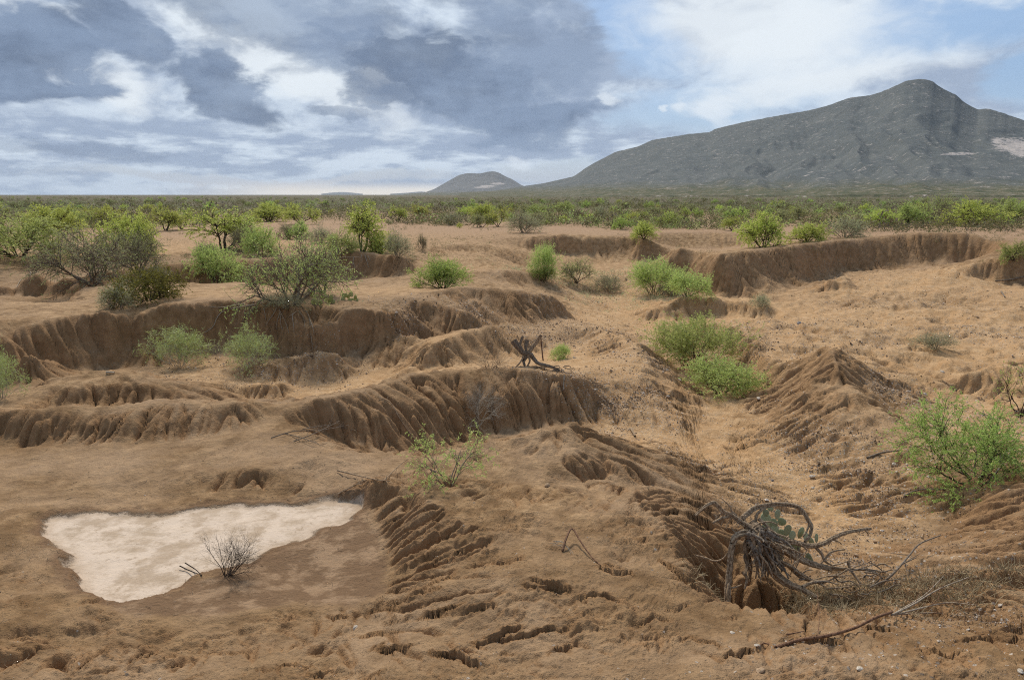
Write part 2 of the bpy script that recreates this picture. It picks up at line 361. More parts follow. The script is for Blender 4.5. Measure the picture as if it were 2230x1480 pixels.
def erode(h, cell, N, steps, rng, prob, erosion=.35, cap=3.0, dep=.25, maxd=.9, inertia=.08, evap=.985):
    nr, nt = h.shape; base = h.copy()
    cdf = np.cumsum(prob.ravel()); cdf /= cdf[-1]
    pos = np.searchsorted(cdf, rng.random(N))
    i = np.clip(pos//nt+rng.random(N), 2, nr-4); j = np.clip(pos % nt+rng.random(N), 2, nt-4)
    di = np.zeros(N); dj = np.zeros(N); sed = np.zeros(N); wat = np.ones(N); vel = np.ones(N)*.6
    cl = cell[:,0]
    for s in range(steps):
        a, b, c, d, fi, fj, k = bil(h, i, j)
        cc = cl[i.astype(np.int32)]
        gi = ((c-a)*(1-fj)+(d-b)*fj)/cc; gj = ((b-a)*(1-fi)+(d-c)*fi)/cc
        hh = a*(1-fi)*(1-fj)+b*(1-fi)*fj+c*fi*(1-fj)+d*fi*fj
        di = di*inertia-gi*(1-inertia); dj = dj*inertia-gj*(1-inertia)
        L = np.hypot(di, dj)+1e-9; di /= L; dj /= L
        ni, nj = i+di, j+dj
        ok = (ni > 2)&(ni < nr-4)&(nj > 2)&(nj < nt-4)
        ni = np.where(ok, ni, i); nj = np.where(ok, nj, j); wat = np.where(ok, wat, 0)
        a2, b2, c2, d2, f2, g2, k2 = bil(h, ni, nj)
        h2 = a2*(1-f2)*(1-g2)+b2*(1-f2)*g2+c2*f2*(1-g2)+d2*f2*g2
        dh = (h2-hh)/cc
        capy = np.maximum(-dh, .004)*vel*wat*cap
        up = dh > 0
        am = np.where(up, np.minimum(dh, sed), np.where(sed > capy, (sed-capy)*dep, -np.minimum((capy-sed)*erosion, np.maximum(-dh, 0))))
        am = np.where(wat > 0, am, 0)
        sed = sed-am; q = am*cc
        n = nr*nt; dl = np.zeros(n)
        for off, w in ((0, (1-fi)*(1-fj)), (1, (1-fi)*fj), (nt, fi*(1-fj)), (nt+1, fi*fj)):
            dl += np.bincount(k+off, weights=q*w, minlength=n)
        h = h+np.clip(dl.reshape(nr, nt), -.35*cell, .35*cell)
        vel = np.sqrt(np.maximum(vel*vel*.9-dh*.6, .01)); wat *= evap
        i, j = ni, nj
    d = h-base
    return base+np.where(d < 0, -maxd*(1-np.exp(d/maxd)), .15*maxd*(1-np.exp(-np.maximum(d, 0)/(.15*maxd))))
def slope(h):
    gi = np.gradient(h, axis=0)/CELL; gj = np.gradient(h, axis=1)/CELL
    return np.hypot(gi, gj)
def zone(pts, soft=.5):
    """smooth 0..1 mask from world blobs (x, y, radius, value): highest wins"""
    m = np.zeros_like(XX)
    for x, y, r, v in pts:
        d = np.hypot(XX-x, YY-y)
        m = np.maximum(m, v*np.clip((r-d)/(r*soft), 0, 1))
    return m
def up2(d, shape):
    k = max(1, round(shape[0]/d.shape[0]))
    return np.repeat(np.repeat(d, k, 0), k, 1)[:shape[0], :shape[1]]
def poly_sdf(poly):
    """signed distance to a world polygon, negative inside"""
    P = np.array(poly); dmin = np.full(XX.shape, 1e9); ins = np.zeros(XX.shape, bool)
    for a, b in zip(P, np.roll(P, -1, 0)):
        e = b-a; wx, wy = XX-a[0], YY-a[1]
        t = np.clip((wx*e[0]+wy*e[1])/(e@e), 0, 1)
        dmin = np.minimum(dmin, (wx-e[0]*t)**2+(wy-e[1]*t)**2)
        c = ((a[1] <= YY) != (b[1] <= YY)) & (XX < (e[0])*(YY-a[1])/(e[1] if e[1] else 1e-9)+a[0])
        ins ^= c
    d = np.sqrt(dmin); return np.where(ins, -d, d)
PAN = [(88,1142),(112,1130),(180,1120),(262,1118),(330,1120),(420,1110),(510,1100),(600,1100),(690,1095),(750,1086),(785,1092),(792,1112),(760,1138),(690,1153),(640,1185),(580,1208),(520,1238),(440,1262),(380,1300),(330,1322),(270,1340),(240,1341),(205,1325),(160,1290),(150,1255),(143,1225),(110,1190),(92,1165)]
MUD = [(740,1120),(800,1115),(825,1180),(845,1250),(830,1310),(760,1330),(640,1330),(480,1370),(300,1375),(240,1350),(330,1325),(520,1240),(690,1155)]
CRACKS = """
1030,1405 1085,1398 1130,1402 1180,1388 1225,1392 1262,1380
930,1418 965,1425 1000,1432 1015,1450 1040,1462 1046,1478
700,1272 722,1290 745,1286 770,1292
800,1190 815,1212 835,1232 870,1236
905,1262 945,1248 975,1240 1000,1236
960,1200 1000,1188 1040,1184
1060,1232 1100,1236 1150,1230
1000,1330 1050,1322 1085,1330
1250,1330 1290,1318 1320,1322 1350,1345 1390,1352
1385,1385 1420,1370 1450,1376
1480,1420 1530,1432 1590,1455
1570,1300 1500,1275 1460,1245 1430,1215
2060,1425 2130,1418 2190,1425 2235,1418
480,1008 490,1025 485,1040 510,1055
130,1075 170,1068 215,1045
590,1440 640,1432 690,1436
770,1350 820,1340 850,1348
1130,1290 1180,1300 1230,1296
"""
def make_terrain(base):
    rng = np.random.default_rng(5)
    far = np.clip((105-rr)/40, 0, 1)[:,None]; nearf = np.clip((rr-9)/5, 0, 1)[:,None]
    # buttresses: banks swing in and out, with sharp clefts between them
    w1 = fbm(XX*.45, YY*.45, 2, 31); w2 = 1-np.abs(vnoise(XX*.62+.5*w1, YY*.35, 37))*2.2; w3 = np.abs(vnoise(XX*1.7+.6*w1, YY*.8, 39))
    amp = (.26*w1+.52*np.clip(w2, -.5, 1)-.18*w3)*nearf*far*np.clip((rr-15)/16, .15, 1)[:,None]
    ii = np.clip(np.arange(NR)[:,None]+amp/CELL, 0, NR-1.01)
    i0 = ii.astype(int); f = ii-i0; jj = np.arange(NT)[None,:]+0*i0
    b = base[i0,jj]*(1-f)+base[i0+1,jj]*f
    b = blur(b, 3, 2)
    sdf = poly_sdf([px(u, v, -1.6)[:2] for u, v in PAN]); mud = poly_sdf([px(u, v, -1.55)[:2] for u, v in MUD])
    q = px(318, 1136, -1.6); sdf = sdf+.14*fbm(XX*1.6, YY*1.6, 3, 151)+.06*np.exp(-((XX-q[0])/.30)**2-((YY-q[1])/.42)**2)
    flat = np.clip(1-np.minimum(sdf, mud)/.25, 0, 1); flat = flat*flat*(3-2*flat)
    deep = np.clip((-1.2-b)/.8, 0, 1)*nearf
    n1 = fbm(XX*.5, YY*.5, 3, 1); n2 = fbm(XX*2.2, YY*2.2, 3, 11)
    right = np.clip((XX-.12*YY)/4, 0, 1)*np.clip((rr-14)/6, 0, 1)[:,None]*far
    rgt = right*np.clip((rr-25)/6, 0, 1)[:,None]
    rg = 1-np.abs(fbm(XX*.33+2, YY*.33, 3, 21))*2.2
    h = b+((.07+.06*right*deep)*n1+.17*rgt*deep*rg+(.02+.05*right*deep)*n2)*far*(1-.9*flat)
    # rills: streaks of noise drawn out along the fall line, as narrow grooves between rounded ribs
    hs = blur(h, 4, 2); gi = np.gradient(hs, axis=0)/CELL; gj = np.gradient(hs, axis=1)/CELL; S = np.hypot(gi, gj)+1e-6
    ui, uj = (gi/S).astype(np.float32), (gj/S).astype(np.float32)
    wob = fbm(XX*.9, YY*.9, 2, 41)*.32
    ca, sa = np.cos(wob), np.sin(wob); ui, uj = ui*ca-uj*sa, ui*sa+uj*ca
    # far ground falls into fewer cells: take longer world steps near, shorter far
    stp = np.clip(.055/CELL, 1., 3.).astype(np.float32)*np.ones_like(ui)
    wx = XX+.30*fbm(XX*.7, YY*.7, 2, 141); wy = YY+.30*fbm(XX*.7, YY*.7, 2, 143)
    lay = [vnoise(wx*1.8, wy*1.8, 43).astype(np.float32), vnoise(XX*3.4, YY*3.4, 47).astype(np.float32), vnoise(XX*6.5, YY*6.5, 49).astype(np.float32)]
    acc = [l.copy() for l in lay]; I0, J0 = np.meshgrid(np.arange(NR, dtype=np.float32), np.arange(NT, dtype=np.float32), indexing='ij')
    for sg in (1., -1.):
        I, J = I0, J0
        for k in range(24):
            a_ = I.astype(np.int32)*NT+J.astype(np.int32)
            I = np.clip(I+sg*stp*ui.ravel()[a_], 0, NR-1); J = np.clip(J+sg*stp*uj.ravel()[a_], 0, NT-1)
            a_ = I.astype(np.int32)*NT+J.astype(np.int32)
            for q in range(3): acc[q] += lay[q].ravel()[a_]*(1-k/30.)
    rill = 0
    for q, (am, wd, cut) in enumerate(((.17, .75, .15), (.09, .7, .09), (.03, .7, .0))):
        v = blur(acc[q], 1, 1); v = v/(v.std()+1e-6)
        rill = rill+am*(np.minimum(np.abs(v)/wd, 1)**.7-.75)-cut*np.clip(1-np.abs(v)/.16, 0, 1)
    st_ = np.clip((S-.05)/.34, 0, 1); st_ = st_*st_*(3-2*st_)
    patch = np.clip(.85+.6*fbm(XX*.35, YY*.35, 2, 45), .4, 1.3)
    h = h+rill*st_*patch*(1-.95*flat)*np.clip((rr-5)/6, .2, 1)[:,None]*far**.5
    # running water, two scales, links the grooves into branching runnels
    for k, N, it, er, cp, md, lim in ((2, 40000, 2, .16, 1.6, .10, (8, 90)), (1, 70000, 2, .2, 1.6, .05, (6, 120))):
        hs = h[::k, ::k]; cs = CELL[::k]*k
        s = np.hypot(np.gradient(blur(hs, 2, 1), axis=0)/cs, np.gradient(blur(hs, 2, 1), axis=1)/cs)
        pr = np.clip(s, .03, .8)*np.clip((rr[::k]-lim[0])/4, .12, 1)[:,None]*np.clip((lim[1]-rr[::k])/8, .02, 1)[:,None]
        pr = pr*(1-.92*flat[::k, ::k])
        h2 = hs
        for _ in range(it): h2 = erode(h2, cs, N, 60, rng, pr, erosion=er, cap=cp, maxd=md, dep=.06)
        d = h2-hs
        if k > 1: d = blur(up2(d, h.shape), k//2, 2)
        h = h+d
    # let the rills and clefts bite deeper where the ground is steep
    sl = np.clip(slope(blur(h, 3, 1))*1.4, 0, 1)*(1-flat)
    for k, am in ((2, .3),):
        d = h-blur(h, k, 2); h = h+am*sl*np.where(d < 0, d, d*.35)
    # crusted, cracked ground close to the lens
    nz = np.clip((17.5-rr)/6, 0, 1)[:,None]*(1-flat)
    wx = XX+.10*fbm(XX*3, YY*3, 2, 51); wy = YY+.10*fbm(XX*3, YY*3, 2, 53)
    gate = np.clip(fbm(XX*.7, YY*.7, 2, 63)*1.6+.45, 0, 1)
    bill = np.abs(fbm(wx*1.9, wy*3.2, 3, 71)); bil2 = np.abs(fbm(wx*7, wy*9, 3, 73))
    h = h+nz*(.085*(bill-.3)*gate+.034*(bil2-.3)*(.4+gate))
    # cracks that gape towards the lens: far lip raised, thin and ragged
    cr = []
    for ln in CRACKS.strip().split("\n"):
        cr.append([px(*map(float, t.split(",")), -.95)[:2] for t in ln.split()])
    for _ in range(55):
        u, v = (rng.uniform(700, 1560), rng.uniform(1150, 1475)) if rng.random() < .62 else (rng.uniform(-50, 2280), rng.uniform(1330, 1478))
        x, y, _z = px(u, v, -.95); L = .08+.75*rng.random()**2; a = rng.normal(.25, .45); n = 5
        cr.append([(x+L*(k/n-.5)*math.cos(a)+rng.normal()*.02, y+L*(k/n-.5)*math.sin(a)+rng.normal()*.025) for k in range(n+1)])
    ws = .045*vnoise(XX*8, YY*8, 55)+.025*vnoise(XX*22, YY*22, 56)+.012*vnoise(XX*50, YY*50, 57)
    for c in cr:
        c = np.array(c); r_ = np.hypot(c[:,0], c[:,1]); t_ = np.arctan2(c[:,0], c[:,1])
        i0 = int(max(0, (math.log((r_.min()-.35)/R0))/DT)); i1 = int(min(NR, math.log((r_.max()+.35)/R0)/DT)); pad = .35/r_.min()
        j0 = int(max(0, (t_.min()-pad+TH)/DT)); j1 = int(min(NT, (t_.max()+pad+TH)/DT))
        if i1-i0 < 3 or j1-j0 < 3: continue
        x, y = XX[i0:i1, j0:j1], YY[i0:i1, j0:j1]+ws[i0:i1, j0:j1]
        lipk = rng.uniform(.015, .07)
        best = np.full(x.shape, 9.); sg = np.zeros(x.shape); tt = np.zeros(x.shape); n = len(c)-1
        for k in range(n):
            e = c[k+1]-c[k]; t = np.clip(((x-c[k,0])*e[0]+(y-c[k,1])*e[1])/(e@e+1e-9), 0, 1)
            d = np.hypot(x-c[k,0]-e[0]*t, y-c[k,1]-e[1]*t); m = d < best
            best = np.where(m, d, best); sg = np.where(m, y-(c[k,1]+e[1]*t), sg); tt = np.where(m, (k+t)/n, tt)
        size = np.clip(np.linalg.norm(c[-1]-c[0])/.5, .3, 1.4); prof = np.sin(np.pi*np.clip(tt, .02, .98))**.7*size
        lip = lipk*np.exp(-best/.13)*np.where(sg > 0, 1, -.25)*prof
        h[i0:i1, j0:j1] += (lip-.12*np.clip(1-best/(.013*prof+.005), 0, 1)*prof)*np.clip((15-rr[i0:i1])/3, 0, 1)[:,None]*(1-flat[i0:i1, j0:j1])
    h = h+(.010*vnoise(XX*14, YY*14, 91)+.006*vnoise(XX*33, YY*33, 92))*np.clip((34-rr)/15, 0, 1)[:,None]*(1-.8*flat)
    # the pan: a thin level sheet of pale silt with a slight rim
    e = np.clip(.5-sdf/.12, 0, 1)
    lvl = -1.60+.012*fbm(XX*1.2, YY*1.2, 2, 95)
    h = h*(1-e*.93)+lvl*e*.93-.03*np.exp(-((sdf-.10)/.06)**2)
    return h, sdf, mud, flat
T = {}
def make_ground():
    h, sdf, mud, flat = make_terrain(solve_base())
    T['h'] = h
    gi = np.gradient(h, axis=0)/CELL; gj = np.gradient(h, axis=1)/CELL
    steep = np.hypot(gi, gj); steep_s = blur(steep, 2, 1)
    # sandy wash soil against brown crust: labelled spots, spread by distance
    lab = []
    for t in SAND.split():
        a = t.split(","); x, y, _ = px(float(a[0]), float(a[1]), float(a[2])); lab.append((x, y, float(a[3]), float(a[4])))
    q = 4; xs, ys = XX[::q, ::q], YY[::q, ::q]; num = 0; num2 = 0; den = 0
    for x, y, v, gv in lab:
        w = 1/(((xs-x)**2+(ys-y)**2)/(x*x+y*y)+2e-4)**2; num = num+w*v; num2 = num2+w*gv; den = den+w
    sand = blur(up2(num/den, h.shape), 5, 2); grav = blur(up2(num2/den, h.shape), 5, 2)
    NV = 800
    elev = (HCAM-h)/rr[:,None]
    dens = np.abs(elev+gi)+.10*np.sqrt(1+gi*gi)+.02
    dens = blur(dens, 10, 2)
    cum = np.cumsum(dens, 0); cum = (cum-cum[:1])/(cum[-1:]-cum[:1])
    t = np.linspace(0, 1, NV)
    idx = np.stack([np.interp(t, cum[:,j], np.arange(NR)) for j in range(NT)], 1)
    idx = np.clip(idx, 0, NR-1.001); jj = np.broadcast_to(np.arange(NT), idx.shape); i0 = idx.astype(int); f = idx-i0
    def samp(a): return a[i0,jj]*(1-f)+a[i0+1,jj]*f
    R = np.exp(math.log(R0)+DT*idx); Z = samp(h); TT = np.broadcast_to(th, idx.shape)
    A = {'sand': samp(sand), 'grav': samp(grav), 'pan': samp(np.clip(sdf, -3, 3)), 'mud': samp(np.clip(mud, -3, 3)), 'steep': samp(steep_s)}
    # carry the sheet on: out to the skyline, round behind the lens and in under it
    ro = np.exp(np.linspace(math.log(R1*1.02), math.log(30000), 60)); ri = np.linspace(.2, R0*.97, 6)
    R = np.concatenate([np.repeat(ri[:,None], NT, 1), R, np.repeat(ro[:,None], NT, 1)])
    zin = Z[0:1]; kk = (ri/R0)[:,None]
    Z = np.concatenate([zin*kk+(1-kk)*(-.7), Z, np.repeat(Z[-1:], 60, 0)*np.exp(-np.arange(60)/4.)[:,None]])
    TT = np.repeat(TT[:1], R.shape[0], 0)
    for k in A: A[k] = np.concatenate([np.repeat(A[k][:1], 6, 0), A[k], np.repeat(A[k][-1:], 60, 0)])
    fr = np.linspace(0, 1, 26)[1:]
    for sgn, c in ((-1, 0), (1, -1)):
        te = np.repeat((sgn*(TH+(math.pi-TH)*fr))[None,:], R.shape[0], 0); re = np.repeat(R[:, [c]], 25, 1); ze = Z[:, [c]]*(1-.6*fr[None,:])-.6*fr[None,:]*.5
        parts = lambda a, e: np.concatenate([e[:, ::-1], a] if sgn < 0 else [a, e], 1)
        R = parts(R, re); TT = parts(TT, te); Z = parts(Z, ze)
        for k in A: A[k] = parts(A[k], np.repeat(A[k][:, [c]], 25, 1))
    me = grid_mesh("ground", R*np.sin(TT), R*np.cos(TT), Z, A)
    o = bpy.data.objects.new("ground", me); col.objects.link(o); o['kind'] = 'structure'
    me.materials.append(ground_material()); return o
SAND = """100,1400,-1.2,0,.1 500,1430,-1.1,0,.1 900,1430,-.9,.05,.15 1300,1430,-.7,.05,.2 1700,1430,-.6,.05,.25 2200,1430,-.55,0,.3 300,1000,-1.5,.15,0 100,1050,-1.5,.15,0 600,1020,-1.35,.1,0 30,1250,-1.3,0,.1
600,1000,-1.3,.15,0 300,900,-1.1,.1,0 100,900,-1.05,.05,0 300,880,-1,.25,0 500,870,-.95,.2,0 800,850,-.9,.1,0 1000,805,-.85,.1,0 1200,815,-1,.1,.1 900,900,-1.5,0,0 1100,880,-1.6,0,0 1000,940,-2.3,.2,.1 800,930,-1.5,0,0 1250,890,-2.1,.15,.1
1100,960,-1.2,.25,0 1250,940,-1.15,.2,0 1350,1000,-1.3,.05,0 1000,1100,-.95,.2,.1 1200,1080,-1,.3,.1 1100,1250,-.85,0,.1 1400,1200,-1,.05,.1 1480,1080,-1.2,0,0 1400,1350,-.85,.05,.1
700,1200,-1.5,0,0 880,1200,-1.2,0,0 1560,960,-2.9,.95,.2 1620,1000,-2.85,.95,.3 1540,890,-3,1,.2 1500,830,-3,.9,.1 1700,1040,-2.8,.8,.5 1810,1110,-2.6,.75,.5 1850,1180,-2.3,.5,.5 1900,1230,-1.9,.3,.6 1430,960,-2.6,.8,.4 1350,930,-2.5,.7,.9
1350,850,-2.1,.6,1 1280,870,-2.1,.5,.6 1400,890,-2.2,.7,.7 1380,770,-1.9,.7,.7 1330,730,-1.9,.75,.4 1250,790,-2,.8,.2 1200,770,-2.4,.8,.2 1230,730,-2.4,.5,.8 1150,740,-2.3,.4,.8 1000,710,-1.9,.3,.6 880,760,-2.4,.35,.7 700,820,-2.6,.6,.5 800,840,-2.7,.8,.2 960,780,-2.3,.6,0 900,790,-2.5,.6,0
640,775,-1.9,.4,.5 700,765,-1.8,.5,.5 600,840,-2.5,.75,.3 430,800,-2.4,.5,.4 200,830,-1.5,.3,0 400,850,-1.9,.15,0 450,720,-1.4,.05,.1 600,720,-1.4,0,.1 250,740,-1.4,.05,.1 80,730,-.9,.1,.1 50,800,-1.8,.1,.1 800,710,-1.2,.05,.1 950,690,-1.1,.05,.1 1100,660,-1.1,.05,.1
300,670,-.45,.45,0 100,690,-.5,.35,0 500,640,-.4,.5,0 100,650,-.6,.35,0 900,630,-.5,.55,0 1000,625,-.4,.3,0 1180,680,-1.9,.35,.6 1300,690,-2.3,.8,.4 1320,650,-3,.8,.8 1300,620,-3,.7,.9 1400,700,-2.9,.9,.3 1250,640,-2.9,.5,.5
60,620,-.7,.05,.1 400,590,-.6,0,.1 800,580,-.8,0,.1 1000,580,-.7,.5,.1 1100,560,-.6,.4,.1 1000,540,-.3,.4,0 1100,600,-1,.3,.1 1250,540,-1.3,.3,.1 1300,570,-2.4,.6,.1 1350,530,-.7,.35,.1
1500,580,-1.4,.45,.1 1600,600,-1.4,.35,.1 1700,580,-1,.2,.1 1700,620,-2,.5,.3 1850,560,-.8,.15,.5 2000,545,-.2,.2,.3 2100,540,-.2,.2,.3 1900,600,-1.9,.6,.9 1900,630,-2.1,.85,.4 2050,620,-1.9,.8,.4 2150,600,-1.6,.3,.2 2180,570,-.6,0,.1 2150,650,-1.8,.6,.5 1950,665,-2.3,.5,.7
1530,660,-2.3,.9,.1 1600,670,-2.3,.9,.1 1650,740,-2,.6,.7 1800,700,-2,.85,.5 1900,740,-2,.6,.8 1750,740,-1.9,.8,.4 1800,790,-1.1,.25,0 1840,850,-1.6,.4,0 1740,850,-2.2,.4,.1 1680,890,-2.7,.5,.3 1880,930,-2,.35,.3 1950,870,-2.2,.35,.9 1750,980,-2.6,.5,.8 1850,1000,-2.4,.45,.8 2000,1000,-2.1,.4,.5
1950,1080,-2.2,.5,.7 2050,700,-2.3,.9,.3 2150,740,-2.4,.8,.9 2050,760,-2.5,.95,.1 2000,800,-2.7,1,.1 2150,800,-2.2,.75,.3 2100,860,-2.6,.9,.2 2200,880,-2.3,.8,.3 2100,920,-2.4,.8,.7 2100,1060,-1.9,.1,.1 2180,1120,-1.4,0,.1 2050,1180,-1.9,.1,.3 2200,1300,-.9,0,.3
1600,1250,-1.8,0,0 1550,1200,-1.4,0,0 200,540,0,.55,0 600,520,0,.55,0 900,505,0,.45,0 1300,495,0,.45,0 1700,490,0,.4,.2 2100,480,0,.3,.3"""
def grid_mesh(name, X, Y, Z, attrs={}):
    nr, nt = X.shape
    me = bpy.data.meshes.new(name)
    co = np.stack([X, Y, Z], -1).reshape(-1, 3).astype(np.float32)
    a = (np.arange(nr-1)[:,None]*nt+np.arange(nt-1)[None,:]).ravel()
    q = np.stack([a, a+1, a+nt+1, a+nt], 1)
    fill_mesh(me, co, q)
    for k, v in attrs.items():
        at = me.attributes.new(k, 'FLOAT', 'POINT'); at.data.foreach_set("value", np.ascontiguousarray(v, np.float32).ravel())
    return me
def fill_mesh(me, co, q, smooth=True):
    co = np.ascontiguousarray(co, np.float32); q = np.ascontiguousarray(q, np.int32); k = q.shape[1]
    me.vertices.add(len(co)); me.vertices.foreach_set("co", co.ravel())
    me.loops.add(q.size); me.loops.foreach_set("vertex_index", q.ravel())
    me.polygons.add(len(q)); me.polygons.foreach_set("loop_start", np.arange(0, q.size, k, dtype=np.int32))
    me.polygons.foreach_set("use_smooth", np.full(len(q), smooth))
    me.update(calc_edges=True)
def ground_material():
    m, g, b = mat("soil", .95)
    P = g.add('ShaderNodeNewGeometry').outputs['Position']
    sand, pan, mud, steep, grav = [g.attr(k) for k in ('sand', 'pan', 'mud', 'steep', 'grav')]
    nA = g.noise(P, .45, 6, .6); nB = g.noise(P, 2.6, 6, .62); nC = g.noise(P, 13., 5, .65); nD = g.noise(P, 60., 3, .6)
    sp = g.add('ShaderNodeSeparateXYZ'); g.put(sp.inputs[0], P)
    rad = g.m('SQRT', g.m('ADD', g.m('MULTIPLY', sp.outputs[0], sp.outputs[0]), g.m('MULTIPLY', sp.outputs[1], sp.outputs[1])))
    crust = g.mix(g.ss(nB, .3, .7), (.195, .112, .050), (.355, .22, .11))
    crust = g.mix(g.m('MULTIPLY', g.ss(nA, .35, .7), .55), crust, (.50, .345, .215))
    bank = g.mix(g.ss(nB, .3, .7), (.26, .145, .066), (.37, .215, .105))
    sandc = g.mix(g.ss(nB, .3, .7), (.46, .275, .128), (.61, .405, .222))
    sandc = g.mix(g.m('MULTIPLY', g.ss(nA, .45, .7), .5), sandc, (.54, .315, .145))
    sv = g.m('ADD', sand, g.m('ADD', g.m('MULTIPLY', g.m('SUBTRACT', nB, .5), .9), g.m('MULTIPLY', g.m('SUBTRACT', nC, .5), .6)))
    c = g.mix(g.ss(sv, .12, .75), crust, sandc)
    c = g.mix(g.m('MULTIPLY', g.ss(nC, .48, .70), .34), c, (.17, .10, .05))
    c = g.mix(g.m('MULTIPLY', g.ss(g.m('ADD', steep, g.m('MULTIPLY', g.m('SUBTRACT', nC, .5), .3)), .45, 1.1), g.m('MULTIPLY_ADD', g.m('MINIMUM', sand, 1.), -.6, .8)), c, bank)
    # level ground: the plain, dry pinkish silt, then scrub-grown soil far off
    plain = g.ss(rad, 62., 95.)
    c = g.mix(g.m('MULTIPLY', plain, g.ss(steep, .5, .2)), c, g.mix(g.ss(nB, .3, .7), (.34, .215, .125), (.46, .30, .18)))
    nF = g.noise(P, .02, 6, .65); scrubc = g.mix(g.ss(nF, .4, .6), (.105, .10, .048), (.16, .125, .075))
    c = g.mix(g.ss(rad, 105., 280.), c, scrubc)
    # gravel: pale and dark chips on the talus
    v1 = g.vor(P, 17., 0); vc = g.vor(P, 17., 1); vcs = g.add('ShaderNodeSeparateColor'); g.put(vcs.inputs[0], vc)
    dens = g.m('MULTIPLY', g.ss(g.m('ADD', grav, g.m('MULTIPLY', g.m('SUBTRACT', nB, .5), .8)), .1, .8), .62)
    chip = g.m('MULTIPLY', g.m('LESS_THAN', vcs.outputs[0], dens), g.m('LESS_THAN', v1, .36))
    chipc = g.mix(vcs.outputs[1], (.17, .125, .09), (.60, .50, .40))
    c = g.mix(g.m('MULTIPLY', chip, g.ss(rad, 90., 45.)), c, chipc)
    c = g.mix(g.m('MULTIPLY', g.ss(nD, .5, .72), .42), c, (.13, .08, .045))
    # damp, smooth mud beside the pan, in streaks
    md = g.ss(g.m('ADD', mud, g.m('MULTIPLY', g.m('SUBTRACT', nB, .5), .5)), .10, -.12)
    mc = g.mix(g.ss(g.noise(P, 1.7, 7, .65), .46, .6), (.20, .12, .066), (.36, .235, .14))
    c = g.mix(g.m('MULTIPLY', md, .9), c, mc)
    # pan of pale silt
    pe = g.m('ADD', pan, g.m('ADD', g.m('MULTIPLY', g.m('SUBTRACT', nB, .5), .34), g.m('MULTIPLY', g.m('SUBTRACT', nC, .5), .14)))
    pf = g.ss(g.m('ADD', pe, g.m('MULTIPLY', g.m('SUBTRACT', nD, .5), .12)), .05, -.07)
    pc = g.mix(g.ss(g.noise(P, 2.2, 7, .68), .40, .66), (.66, .53, .41), (.47, .36, .255))
    pc = g.mix(g.m('MULTIPLY', g.ss(g.noise(P, 4.5, 8, .75), .56, .66), .75), pc, (.36, .26, .17))
    pc = g.mix(g.m('MULTIPLY', g.ss(pe, -.30, -.03), .5), pc, (.44, .32, .215))
    pc = g.mix(g.m('MULTIPLY', g.ss(g.noise(P, 1.1, 5, .6), .50, .62), .55), pc, (.42, .31, .21))
    pc = g.mix(g.m('MULTIPLY', g.ss(g.noise(P, 17., 5, .7), .60, .68), .6), pc, (.28, .19, .12))
    rim = g.m('MULTIPLY', g.ss(pe, .26, .05), g.ss(pe, -.01, .05))
    c = g.mix(g.m('MULTIPLY', rim, .75), c, (.19, .11, .06))
    c = g.mix(pf, c, pc)
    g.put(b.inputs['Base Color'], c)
    hgt = g.m('ADD', g.m('ADD', g.m('MULTIPLY', nB, .10), g.m('MULTIPLY', nC, .06)), g.m('ADD', g.m('MULTIPLY', nD, .022), g.m('MULTIPLY', chip, .02)))
    hgt = g.m('MULTIPLY', hgt, g.ss(pf, 0., 1., 1., .35))
    bp = g.add('ShaderNodeBump'); bp.inputs['Strength'].default_value = .8; bp.inputs['Distance'].default_value = 1.0
    g.put(bp.inputs['Height'], hgt); g.put(b.inputs['Normal'], bp.outputs[0])
    return m
ground = make_ground()
def gz(x, y):
    i, j = cellco(np.asarray(x, float), np.asarray(y, float)); i = np.clip(i, 0, NR-2); j = np.clip(j, 0, NT-2)
    a, b, c, d, fi, fj, _ = bil(T['h'], i, j)
    return a*(1-fi)*(1-fj)+b*(1-fi)*fj+c*fi*(1-fj)+d*fi*fj
def hit(u, v):
    """first ground point seen through photo pixel (u, v)"""
    dx = (u-UC)/FPX; dv = (VC-v)/FPX; dy = CP+dv*SP; dz = -SP+dv*CP
    t = np.exp(np.linspace(math.log(4), math.log(116), 6000))
    x, y, z = dx*t, dy*t, HCAM+dz*t; r = np.hypot(x, y); ok = (r > R0*1.01)&(r < R1*.98)
    g_ = np.where(ok, gz(x, y), 0 if dz < 0 else -99)
    k = np.argmax(z < g_)
    if z[k] >= g_[k]:                       # beyond the fine sheet: level plain
        tt = -HCAM/min(dz, -1e-4); return np.array([dx*tt, dy*tt, 0.])
    return np.array([x[k], y[k], float(g_[k])])
